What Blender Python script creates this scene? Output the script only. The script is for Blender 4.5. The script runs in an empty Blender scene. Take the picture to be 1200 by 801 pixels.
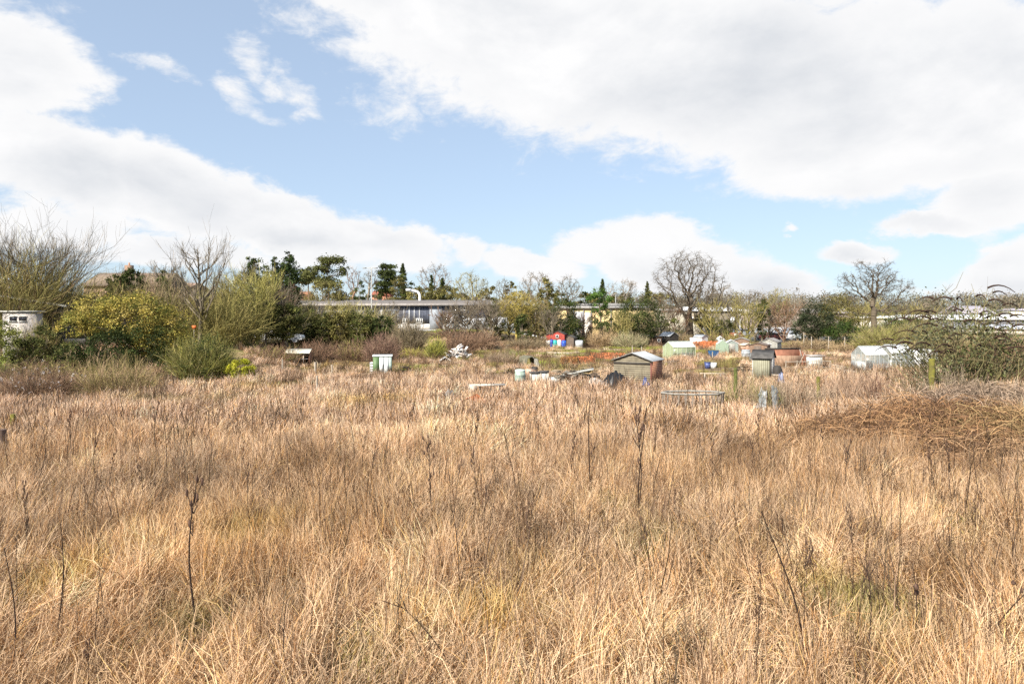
import bpy, math, random
import numpy as np
from mathutils import Vector, Matrix
rnd = random.Random(7)
RG = np.random.default_rng(11)
R = math.radians
scene = bpy.context.scene
COL = scene.collection
F, CZ, HX, HY = 820.0, 4.2, 600.0, 368.0       # focal length in photo pixels, eye height, vanishing point

def X(px, Y): return (px - HX) / F * Y
def Z(py, Y): return CZ - (py - HY) / F * Y

def ss(a, b, x):
    t = np.clip((np.asarray(x, float) - a) / (b - a), 0, 1)
    return t * t * (3 - 2 * t)

def terrain(x, y):
    x = np.asarray(x, float); y = np.asarray(y, float)
    z = -0.5 * ss(8, 42, y)
    left = 1 - ss(-26, -15, x + (y - 50) * 0.25)
    z = z + 1.9 * ss(46, 60, y) * left
    cen = (1 - ss(-6, 12, x)) * (1 - left * ss(40, 60, 100 - y * 0.0))
    z = z + 2.0 * ss(80, 112, y) * (1 - ss(-4, 12, x)) * (1 - left)
    z = z + 2.0 * ss(70, 110, y) * left
    z = z + 1.15 * np.exp(-((x - 17.5) / 6.0) ** 2 - ((y - 24.5) / 4.0) ** 2)
    z = z + 0.5 * ss(14, 26, x) * np.exp(-((y - 27) / 10.0) ** 2)
    z = z + 10.0 * ss(300, 650, y) + 12 * ss(650, 1500, y)
    amp = 0.07 * (1 - ss(60, 110, y))
    z = z + amp * (np.sin(x * 0.9 + y * 0.35) + np.sin(y * 0.8 - x * 0.5 + 1.3) + 0.6 * np.sin(x * 2.1 + 2 * np.sin(y * 0.7)))
    return z
def tz(x, y): return float(terrain(x, y))

def hit(px, py, lift=0.0):
    y = 2.0
    while y < 400:
        if Z(py, y) <= tz(X(px, y), y) + lift: break
        y += 0.1 + y * 0.002
    return X(px, y), y

# ---------------------------------------------------------------- materials
def new_mat(name):
    m = bpy.data.materials.new(name); m.use_nodes = True
    nt = m.node_tree; nt.nodes.clear()
    out = nt.nodes.new('ShaderNodeOutputMaterial')
    return m, nt, out
def N(nt, typ, **kw):
    n = nt.nodes.new(typ)
    for k, v in kw.items(): setattr(n, k, v)
    return n
MATS = {}
def solid(name, col, rough=0.7, var=0.15, scale=3.0, metal=0.0, bump=0.0, stain=None, spec=0.3):
    """procedural paint / wood / stone with noise variation and stains"""
    if name in MATS: return MATS[name]
    m, nt, out = new_mat(name)
    p = N(nt, 'ShaderNodeBsdfPrincipled'); p.inputs['Roughness'].default_value = rough
    p.inputs['Metallic'].default_value = metal; p.inputs['Specular IOR Level'].default_value = spec
    tc = N(nt, 'ShaderNodeTexCoord')
    no = N(nt, 'ShaderNodeTexNoise'); no.inputs['Scale'].default_value = scale; no.inputs['Detail'].default_value = 6
    nt.links.new(tc.outputs['Object'], no.inputs['Vector'])
    cr = N(nt, 'ShaderNodeValToRGB')
    a = [c * (1 - var) for c in col]; b = [min(1, c * (1 + var)) for c in col]
    if stain: a = stain
    cr.color_ramp.elements[0].position = 0.36; cr.color_ramp.elements[0].color = (*a, 1)
    cr.color_ramp.elements[1].position = 0.6; cr.color_ramp.elements[1].color = (*b, 1)
    nt.links.new(no.outputs['Fac'], cr.inputs['Fac']); nt.links.new(cr.outputs['Color'], p.inputs['Base Color'])
    if bump:
        bp = N(nt, 'ShaderNodeBump'); bp.inputs['Strength'].default_value = bump; bp.inputs['Distance'].default_value = 0.03
        nt.links.new(no.outputs['Fac'], bp.inputs['Height']); nt.links.new(bp.outputs['Normal'], p.inputs['Normal'])
    nt.links.new(p.outputs[0], out.inputs[0]); MATS[name] = m; return m
def striped(name, c1, c2, axis='Z', scale=6.0, rough=0.7, var=0.3, metal=0.0):
    """boards / ribbed cladding: bands along one object axis, with grime noise"""
    if name in MATS: return MATS[name]
    m, nt, out = new_mat(name)
    p = N(nt, 'ShaderNodeBsdfPrincipled'); p.inputs['Roughness'].default_value = rough; p.inputs['Metallic'].default_value = metal
    tc = N(nt, 'ShaderNodeTexCoord')
    wv = N(nt, 'ShaderNodeTexWave', bands_direction=axis); wv.inputs['Scale'].default_value = scale
    wv.inputs['Distortion'].default_value = 0.4
    nt.links.new(tc.outputs['Object'], wv.inputs['Vector'])
    cr = N(nt, 'ShaderNodeValToRGB'); cr.color_ramp.elements[0].position = 0.12; cr.color_ramp.elements[1].position = 0.4
    cr.color_ramp.elements[0].color = (*c1, 1); cr.color_ramp.elements[1].color = (*c2, 1)
    no = N(nt, 'ShaderNodeTexNoise'); no.inputs['Scale'].default_value = 2.5; no.inputs['Detail'].default_value = 7
    nt.links.new(tc.outputs['Object'], no.inputs['Vector'])
    mr = N(nt, 'ShaderNodeMapRange'); mr.inputs[1].default_value = .3; mr.inputs[2].default_value = .7
    mr.inputs[3].default_value = 1 - var; mr.inputs[4].default_value = 1 + var
    nt.links.new(no.outputs['Fac'], mr.inputs[0])
    mx = N(nt, 'ShaderNodeVectorMath', operation='MULTIPLY')
    nt.links.new(wv.outputs['Fac'], cr.inputs['Fac']); nt.links.new(cr.outputs['Color'], mx.inputs[0]); nt.links.new(mr.outputs[0], mx.inputs[1])
    nt.links.new(mx.outputs[0], p.inputs['Base Color'])
    bp = N(nt, 'ShaderNodeBump'); bp.inputs['Strength'].default_value = 0.6; bp.inputs['Distance'].default_value = 0.02
    nt.links.new(wv.outputs['Fac'], bp.inputs['Height']); nt.links.new(bp.outputs['Normal'], p.inputs['Normal'])
    nt.links.new(p.outputs[0], out.inputs[0]); MATS[name] = m; return m
def leafm(name, transl=0.3, rough=0.6, mul=(1, 1, 1), inst=False):
    """vegetation: colour comes from each leaf's or blade's own colour attribute"""
    if name in MATS: return MATS[name]
    m, nt, out = new_mat(name)
    at = N(nt, 'ShaderNodeAttribute'); at.attribute_name = 'col'
    src = at.outputs['Color']
    mx = N(nt, 'ShaderNodeVectorMath', operation='MULTIPLY'); mx.inputs[1].default_value = mul
    nt.links.new(src, mx.inputs[0]); src = mx.outputs[0]
    if inst:
        ai = N(nt, 'ShaderNodeAttribute'); ai.attribute_type = 'INSTANCER'; ai.attribute_name = 'tint'
        nt.links.new(ai.outputs['Color'], mx.inputs[1])
    p = N(nt, 'ShaderNodeBsdfPrincipled'); p.inputs['Roughness'].default_value = rough; p.inputs['Specular IOR Level'].default_value = 0.08
    nt.links.new(src, p.inputs['Base Color'])
    if transl > 0:
        tr = N(nt, 'ShaderNodeBsdfTranslucent'); nt.links.new(src, tr.inputs['Color'])
        ms = N(nt, 'ShaderNodeMixShader'); ms.inputs[0].default_value = transl
        nt.links.new(p.outputs[0], ms.inputs[1]); nt.links.new(tr.outputs[0], ms.inputs[2]); nt.links.new(ms.outputs[0], out.inputs[0])
    else: nt.links.new(p.outputs[0], out.inputs[0])
    MATS[name] = m; return m
def glass(name='window_glass', col=(0.05, 0.06, 0.07)):
    if name in MATS: return MATS[name]
    m, nt, out = new_mat(name)
    p = N(nt, 'ShaderNodeBsdfPrincipled'); p.inputs['Base Color'].default_value = (*col, 1)
    p.inputs['Roughness'].default_value = 0.08; p.inputs['Specular IOR Level'].default_value = 0.8
    nt.links.new(p.outputs[0], out.inputs[0]); MATS[name] = m; return m
def polyglass(name='greenhouse_glass', col=(0.8, 0.85, 0.83), a=0.45):
    if name in MATS: return MATS[name]
    m, nt, out = new_mat(name)
    p = N(nt, 'ShaderNodeBsdfPrincipled'); p.inputs['Base Color'].default_value = (*col, 1); p.inputs['Roughness'].default_value = 0.25
    t = N(nt, 'ShaderNodeBsdfTransparent'); ms = N(nt, 'ShaderNodeMixShader'); ms.inputs[0].default_value = a
    nt.links.new(t.outputs[0], ms.inputs[1]); nt.links.new(p.outputs[0], ms.inputs[2]); nt.links.new(ms.outputs[0], out.inputs[0])
    MATS[name] = m; return m
LEAF = lambda: leafm('leaf_surface', 0.3)
TWIG = lambda: leafm('bark_and_twigs', 0.0, 0.9)
STRAW = lambda: leafm('dry_blades', 0.25, 0.55)

# ---------------------------------------------------------------- mesh tools
def np_mesh(name, verts, faces_list, col=None, smooth=False):
    me = bpy.data.meshes.new(name)
    verts = np.asarray(verts, np.float32).reshape(-1, 3)
    me.vertices.add(len(verts)); me.vertices.foreach_set('co', verts.ravel())
    fl = [np.asarray(f, np.int32) for f in faces_list if len(f)]
    idx = np.concatenate([f.ravel() for f in fl]); tot = np.concatenate([np.full(len(f), f.shape[1], np.int32) for f in fl])
    st = np.concatenate([[0], np.cumsum(tot)[:-1]]).astype(np.int32)
    me.loops.add(len(idx)); me.loops.foreach_set('vertex_index', idx)
    me.polygons.add(len(tot)); me.polygons.foreach_set('loop_start', st)
    if smooth: me.polygons.foreach_set('use_smooth', np.ones(len(tot), bool))
    me.update(calc_edges=True)
    if col is not None:
        at = me.attributes.new('col', 'FLOAT_COLOR', 'POINT')
        c = np.ones((len(verts), 4), np.float32); c[:, :3] = np.asarray(col, np.float32).reshape(-1, 3)
        at.data.foreach_set('color', c.ravel())
    return me
class Geo:
    """collects numpy geometry for one mesh"""
    def __init__(s): s.v = []; s.f = {}; s.c = []; s.n = 0
    def add(s, v, f, c):
        v = np.asarray(v, float).reshape(-1, 3)
        c = np.broadcast_to(np.asarray(c, float), (len(v), 3)) if np.ndim(c) < 2 else c
        s.v.append(v); s.c.append(c)
        f = np.asarray(f) + s.n; s.f.setdefault(f.shape[1], []).append(f); s.n += len(v)
    def build(s, name, mat, parent=None, smooth=False):
        me = np_mesh(name, np.concatenate(s.v), [np.concatenate(x) for x in s.f.values()], np.concatenate(s.c), smooth)
        me.materials.append(mat)
        o = bpy.data.objects.new(name, me); COL.objects.link(o); o.parent = parent; return o
def unit(v):
    return v / np.maximum(np.linalg.norm(v, axis=-1, keepdims=True), 1e-9)
def frames(d):
    ref = np.where(np.abs(d[:, 2:3]) > 0.9, np.array([[1., 0, 0]]), np.array([[0, 0, 1.]]))
    a = unit(np.cross(d, ref)); b = np.cross(d, a); return a, b
def tubes(g, p0, p1, r0, r1, col, sides=5):
    p0 = np.asarray(p0, float).reshape(-1, 3); p1 = np.asarray(p1, float).reshape(-1, 3); n = len(p0)
    r0 = np.broadcast_to(np.asarray(r0, float), (n,)); r1 = np.broadcast_to(np.asarray(r1, float), (n,))
    a, b = frames(unit(p1 - p0)); th = np.arange(sides) / sides * 2 * np.pi
    ring = a[:, None] * np.cos(th)[None, :, None] + b[:, None] * np.sin(th)[None, :, None]
    v = np.concatenate([p0[:, None] + ring * r0[:, None, None], p1[:, None] + ring * r1[:, None, None]], 1)
    k = np.arange(sides); k2 = (k + 1) % sides
    f = np.stack([k, k2, k2 + sides, k + sides], 1)[None] + (np.arange(n) * 2 * sides)[:, None, None]
    c = col
    if np.ndim(col) == 2: c = np.repeat(col, 2 * sides, 0)
    g.add(v.reshape(-1, 3), f.reshape(-1, 4), c)
def ribbons(g, P, w0, w1, col, rng, side=None):
    """P (n,k,3) polylines -> tapering flat ribbons"""
    n, k, _ = P.shape
    d = unit(P[:, -1] - P[:, 0])
    rv = unit(rng.normal(size=(n, 3))) if side is None else side
    s = unit(np.cross(d, rv))
    w = np.linspace(0, 1, k)[None] ** 1.5
    W = (np.asarray(w0).reshape(-1, 1) * (1 - w) + np.asarray(w1).reshape(-1, 1) * w) * 0.5
    A = P + s[:, None] * W[..., None]; B = P - s[:, None] * W[..., None]
    v = np.stack([A, B], 2).reshape(n, 2 * k, 3)
    j = np.arange(k - 1) * 2
    f = np.stack([j, j + 1, j + 3, j + 2], 1)[None] + (np.arange(n) * 2 * k)[:, None, None]
    c = np.repeat(col, 2 * k, 0) if np.ndim(col) == 2 else col
    g.add(v.reshape(-1, 3), f.reshape(-1, 4), c)
def pal(rng, n, cols, wts=None, jit=0.18):
    cols = np.asarray(cols, float); i = rng.choice(len(cols), n, p=wts)
    return np.clip(cols[i] * (1 + jit * rng.normal(size=(n, 1))), 0.004, 0.95)
def leaves(g, c, size, col, rng, out=None, aspect=0.55):
    n = len(c); nrm = unit(rng.normal(size=(n, 3)) + (0 if out is None else out * 0.8))
    a, b = frames(nrm); th = rng.uniform(0, 2 * np.pi, (n, 1))
    u = a * np.cos(th) + b * np.sin(th); w = np.cross(nrm, u)
    s = (size * rng.uniform(0.6, 1.4, (n, 1)))
    v = np.stack([c - u * s * .5, c + w * s * aspect * .5 + nrm * s * .12, c + u * s * .5, c - w * s * aspect * .5 + nrm * s * .12], 1)
    f = np.arange(4 * n).reshape(n, 4)
    g.add(v.reshape(-1, 3), f, np.repeat(col, 4, 0))
def blob_leaves(g, blobs, n, size, cols, rng, wts=None, clump=0.16, inner=0.5, nclump=None, cvar=0.25):
    bl = np.asarray(blobs, float)
    area = (bl[:, 3] * bl[:, 4] + bl[:, 3] * bl[:, 5] + bl[:, 4] * bl[:, 5]); area /= area.sum()
    m = nclump or max(12, n // 60)
    bi = rng.choice(len(bl), m, p=area)
    d = unit(rng.normal(size=(m, 3)))
    rr = rng.uniform(inner, 1.0, (m, 1)) ** 0.6 * rng.uniform(0.85, 1.12, (m, 1))
    cc = bl[bi, :3] + d * rr * bl[bi, 3:6]
    cf = 1 + cvar * rng.normal(size=(m, 1))
    ci = rng.integers(0, m, n)
    sg = bl[bi[ci], 3:6].mean(1, keepdims=True) * clump
    off = rng.normal(size=(n, 3)) * sg * np.array([1, 1, .7])
    pc = cc[ci] + off
    base = pal(rng, m, cols, wts, 0.1)
    leafc = pal(rng, n, cols, wts, 0.15)
    col = np.clip((0.55 * base[ci] + 0.45 * leafc) * cf[ci], 0.004, 0.9)
    leaves(g, pc, size, col, rng, out=d[ci])

# boxes etc. for built things
def box(g, x0, x1, y0, y1, z0, z1, c=(1, 1, 1)):
    v = [(x0, y0, z0), (x1, y0, z0), (x1, y1, z0), (x0, y1, z0), (x0, y0, z1), (x1, y0, z1), (x1, y1, z1), (x0, y1, z1)]
    f = [(0, 3, 2, 1), (4, 5, 6, 7), (0, 1, 5, 4), (1, 2, 6, 5), (2, 3, 7, 6), (3, 0, 4, 7)]
    g.add(v, f, c)
def prism(g, prof, y0, y1, c=(1, 1, 1), axis='y'):
    """closed profile [(x,z)] extruded along y (or [(y,z)] along x)"""
    n = len(prof)
    if axis == 'y': v = [(a, y0, b) for a, b in prof] + [(a, y1, b) for a, b in prof]
    else: v = [(y0, a, b) for a, b in prof] + [(y1, a, b) for a, b in prof]
    g.add(v, [(i, (i + 1) % n, (i + 1) % n + n, i + n) for i in range(n)], c)
    g.add(v, [tuple(range(n))[::-1]], c); g.add(v, [tuple(range(n, 2 * n))], c)
def bar(g, a, b, r, sides=6, c=(1, 1, 1), r1=None):
    tubes(g, [a], [b], r, r if r1 is None else r1, c, sides)
def lathe(g, prof, n=14, c=(1, 1, 1), cx=0, cy=0):
    th = np.arange(n) / n * 2 * np.pi
    v = [(cx + r * math.cos(t), cy + r * math.sin(t), z) for r, z in prof for t in th]
    f = [(i * n + j, i * n + (j + 1) % n, (i + 1) * n + (j + 1) % n, (i + 1) * n + j) for i in range(len(prof) - 1) for j in range(n)]
    g.add(v, f, c)
def part(name, mat, parent, *fns, smooth=False):
    g = Geo()
    for fn in fns: fn(g)
    return g.build(name, mat, parent, smooth)
B = lambda *a: (lambda g: box(g, *a))
BAR = lambda *a, **k: (lambda g: bar(g, *a, **k))
PR = lambda *a, **k: (lambda g: prism(g, *a, **k))
LA = lambda *a, **k: (lambda g: lathe(g, *a, **k))

def tag(o, label=None, cat=None, group=None, kind=None):
    if label: o['label'] = label
    if cat: o['category'] = cat
    if group: o['group'] = group
    if kind: o['kind'] = kind
    return o
def empty(name, x, y, rz=0.0, z=None, label=None, cat=None, group=None):
    o = bpy.data.objects.new(name, None); COL.objects.link(o)
    o.location = (x, y, tz(x, y) if z is None else z); o.rotation_euler = (0, 0, R(rz)); o.empty_display_size = 0.2
    return tag(o, label, cat, group)
def copy_tree(o, parent=None):
    c = o.copy(); COL.objects.link(c); c.parent = parent
    for ch in list(o.children): copy_tree(ch, c)
    return c

# ---------------------------------------------------------------- vegetation generators (all in local coordinates)
def colonize(rng, att, trunk, step, infl, kill, jit=0.25, up=0.1, maxit=90):
    pos = [np.array(p, float) for p in trunk]; par = [-1] + list(range(len(trunk) - 1))
    P = np.array(pos); nn = np.zeros(len(att), int); nd = np.full(len(att), 1e9)
    D = np.linalg.norm(att[:, None] - P[None], axis=2); nn = D.argmin(1); nd = D.min(1)
    alive = np.ones(len(att), bool); first = True
    for it in range(maxit):
        use = alive & (nd < (infl if not first or (nd[alive].min() < infl) else 1e9)); first = False
        if not use.any(): break
        ids = nn[use]; vec = unit(att[use] - P[ids])
        S = np.zeros_like(P); np.add.at(S, ids, vec)
        src = np.unique(ids)
        d = unit(unit(S[src]) + jit * rng.normal(size=(len(src), 3)) + np.array([0, 0, up]))
        new = P[src] + d * step
        base = len(P); P = np.concatenate([P, new]); par += list(src)
        D = np.linalg.norm(att[:, None] - new[None], axis=2)
        m = D.min(1); mi = D.argmin(1); b = m < nd
        nn[b] = base + mi[b]; nd[b] = m[b]
        alive &= nd > kill
        if len(P) > 5000: break
    return P, np.array(par)
BARK = [(0.14, 0.115, 0.09), (0.19, 0.16, 0.125), (0.11, 0.09, 0.065)]
def tree_wood(rng, blobs, trunk_h, trunk_r, n_att=500, step=0.35, jit=0.3, lean=0, twig=0.7, tw_w=0.03, ntw=3, bark=BARK, up=0.1,
              rmin=0.02, stems=1, power=2.3, cap=9000):
    bl = np.asarray(blobs, float)
    vol = bl[:, 3] * bl[:, 4] * bl[:, 5]; vol /= vol.sum()
    bi = rng.choice(len(bl), n_att, p=vol)
    att = bl[bi, :3] + unit(rng.normal(size=(n_att, 3))) * rng.uniform(0.15, 1, (n_att, 1)) ** 0.45 * bl[bi, 3:6]
    k = max(3, int(trunk_h / step))
    trunk = [(lean * (i / k) + 0.04 * trunk_h * math.sin(i * 0.9) * 0.3, 0.03 * math.sin(i * 1.3), trunk_h * i / k) for i in range(k + 1)]
    P, par = colonize(rng, att, trunk, step, step * 9, step * 1.15, jit, up)
    n = len(P); w = np.zeros(n); ch = np.bincount(par[par >= 0], minlength=n)
    for i in range(n - 1, 0, -1):
        if w[i] == 0: w[i] = 1
        w[par[i]] += w[i]
    w[0] = max(w[0], 1); r = w ** (1 / power); r = rmin + (trunk_r - rmin) * (r - 1) / max(r[0] - 1, 1e-6)
    nt_ = k + 1
    r[:nt_] *= 1 + 0.5 * np.exp(-np.arange(nt_) * step / (trunk_r * 2.2))
    gt, gc = Geo(), Geo()
    i = np.arange(1, n); big = i < nt_
    cb = pal(rng, n, bark, None, 0.12)
    tubes(gt, P[par[i[big]]], P[i[big]], r[par[i[big]]], r[i[big]], cb[i[big]], 9)
    lo = i[~big]; rp = np.minimum(r[par[lo]], r[lo] * 1.35 + 0.01)
    thick = r[lo] > 0.06
    if thick.any(): tubes(gc, P[par[lo[thick]]], P[lo[thick]], rp[thick], r[lo[thick]], cb[lo[thick]], 6)
    if (~thick).any(): tubes(gc, P[par[lo[~thick]]], P[lo[~thick]], rp[~thick], r[lo[~thick]], cb[lo[~thick]], 3)
    thin = lo[r[lo] < max(rmin * 2.2, 0.05)]
    src = np.repeat(thin, ntw)
    if len(src) > cap: src = rng.choice(src, cap, replace=False)
    if len(src):
        d0 = unit(P[src] - P[par[src]]); d = unit(d0 + 0.75 * rng.normal(size=d0.shape) + np.array([0, 0, up * 2]))
        L = twig * rng.uniform(0.4, 1.2, (len(src), 1))
        p0 = P[src] + (P[par[src]] - P[src]) * rng.uniform(0, 1, (len(src), 1))
        p1 = p0 + d * L * 0.5; p2 = p1 + unit(d + 0.35 * rng.normal(size=d.shape)) * L * 0.5
        ribbons(gc, np.stack([p0, p1, p2], 1), tw_w, tw_w * 0.4, pal(rng, len(src), bark, None, 0.2), rng)
        q1 = p1 + unit(d + 0.9 * rng.normal(size=d.shape)) * L * 0.45
        ribbons(gc, np.stack([p1, (p1 + q1) / 2 + 0.03 * rng.normal(size=p1.shape), q1], 1), tw_w * 0.8, tw_w * 0.4, pal(rng, len(src), bark, None, 0.2), rng)
    return gt, gc
def fan_wood(rng, H, rx, tr, n1=16, n2=9, n3=4, w=.03, bark=None, low=.15, el=(48, 72), wob=.02, center=0.0):
    """slender tree whose long limbs sweep upwards"""
    bark = bark or BARK; gt, gc = Geo(), Geo(); k = 9; t = np.linspace(0, 1, k)
    T = np.stack([wob * H * np.sin(t * 4), wob * .6 * H * np.sin(t * 6 + 1), t * H * .97 - .1 * (t == 0)], 1); r = tr * (1 - t) ** .8 + .012
    cb = pal(rng, k, bark, None, .1); lo = t[:-1] < low + .12
    tubes(gt, T[:-1][lo], T[1:][lo], r[:-1][lo], r[1:][lo], cb[:-1][lo], 8); tubes(gc, T[:-1][~lo], T[1:][~lo], r[:-1][~lo], r[1:][~lo], cb[:-1][~lo], 6)
    u = np.sort(rng.uniform(low, .88, n1)); a = np.arange(n1) * 2.4 + rng.normal(size=n1) * .4; p0 = np.stack([np.interp(u, t, T[:, i]) for i in range(3)], 1)
    e = np.radians(rng.uniform(el[0], el[1], n1)); rr = rx * rng.uniform(.55, 1.05, n1) * np.clip(1.25 - u * .75, .3, 1); up = rr * np.tan(e)
    up = np.minimum(up, (H - p0[:, 2]) * rng.uniform(.8, 1.02, n1)); p2 = p0 + np.stack([rr * np.cos(a), rr * np.sin(a), up], 1); p1 = p0 + np.stack([rr * np.cos(a) * .62, rr * np.sin(a) * .62, up * .42], 1)
    tt = np.linspace(0, 1, 7)[None, :, None]; L1 = p0[:, None] * (1 - tt) ** 2 + 2 * p1[:, None] * tt * (1 - tt) + p2[:, None] * tt ** 2; L1[:, 1:] += rng.normal(size=L1[:, 1:].shape) * .012 * H
    r1 = np.minimum(np.interp(u, t, r) * .6, .085)
    for i in range(6): tubes(gc, L1[:, i], L1[:, i + 1], r1 * (1 - i / 6.6) + w * .3, r1 * (1 - (i + 1) / 6.6) + w * .3, pal(rng, n1, bark, None, .1), 5)
    def sprout(P, n, lmin, lmax, ww, dev):
        m, q, _ = P.shape; j = np.repeat(np.arange(m), n); s = rng.uniform(.22, .98, len(j)) * (q - 1); b = np.minimum(s.astype(int), q - 2); f = (s - b)[:, None]
        o = P[j, b] * (1 - f) + P[j, b + 1] * f; d0 = unit(P[j, b + 1] - P[j, b]); par = np.linalg.norm(P[:, -1] - P[:, 0], axis=1)[j][:, None]
        d = unit(d0 + dev * rng.normal(size=o.shape) + np.array([0, 0, .25])); L = par * rng.uniform(lmin, lmax, (len(j), 1)); c = o + d * L * .5 + rng.normal(size=o.shape) * L * .04; z = c + unit(d + np.array([0, 0, .25]) + .12 * rng.normal(size=o.shape)) * L * .5
        Q = np.stack([o, c, z], 1); ribbons(gc, Q, ww, ww * .5, pal(rng, len(j), bark, None, .18), rng); return Q
    top = T[None, -4:, :]; L2 = sprout(L1, n2, .2, .5, w * 1.3, .42); L2 = np.concatenate([L2, sprout(top, n2 * 2, .12, .32, w * 1.3, .5)])
    sprout(L2, n3, .3, .6, w * .8, .5); return gt, gc
def thicket(g, rng, rx, ry, h, n, w, cols, sub=3, wts=None, spread=0.35, cx=0, cy=0, droop=0.0, z0=0.0):
    a = rng.uniform(0, 2 * np.pi, n); rr = np.sqrt(rng.uniform(0, 1, n)) * spread
    p0 = np.stack([cx + rx * rr * np.cos(a), cy + ry * rr * np.sin(a), np.full(n, z0)], 1)
    el = np.arccos(rng.uniform(0.02, 1, n)); a2 = a + rng.normal(size=n) * 0.5; s = rng.uniform(0.6, 1.06, n)
    p3 = np.stack([cx + rx * s * np.sin(el) * np.cos(a2), cy + ry * s * np.sin(el) * np.sin(a2), z0 + h * s * (0.25 + 0.75 * np.cos(el))], 1)
    pm = p0 * 0.45 + p3 * 0.55; pm[:, 2] = z0 + (p3[:, 2] - z0) * (0.72 + droop) ; pm += rng.normal(size=pm.shape) * 0.05 * h
    t = np.linspace(0, 1, 6)[None, :, None]
    Pp = p0[:, None] * (1 - t) ** 2 + 2 * pm[:, None] * t * (1 - t) + p3[:, None] * t ** 2
    Pp[:, 1:] += rng.normal(size=Pp[:, 1:].shape) * 0.012 * h
    c = pal(rng, n, cols, wts)
    ribbons(g, Pp, w * rng.uniform(1, 1.8, n), w * 0.5, c, rng)
    if sub:
        k = np.repeat(np.arange(n), sub); tt = rng.uniform(0.3, 0.97, len(k))[:, None]
        q0 = p0[k] * (1 - tt) ** 2 + 2 * pm[k] * tt * (1 - tt) + p3[k] * tt ** 2
        d = unit(unit(p3[k] - p0[k]) + 0.55 * rng.normal(size=(len(k), 3)) + np.array([0, 0, 0.15]))
        L = h * rng.uniform(0.12, 0.32, (len(k), 1))
        q1 = q0 + d * L; qm = (q0 + q1) / 2 + rng.normal(size=q0.shape) * 0.02 * h
        ribbons(g, np.stack([q0, qm, q1], 1), w * 0.7, w * 0.4, c[k] * rng.uniform(0.8, 1.25, (len(k), 1)), rng)
    return Pp[:, -1]

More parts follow.
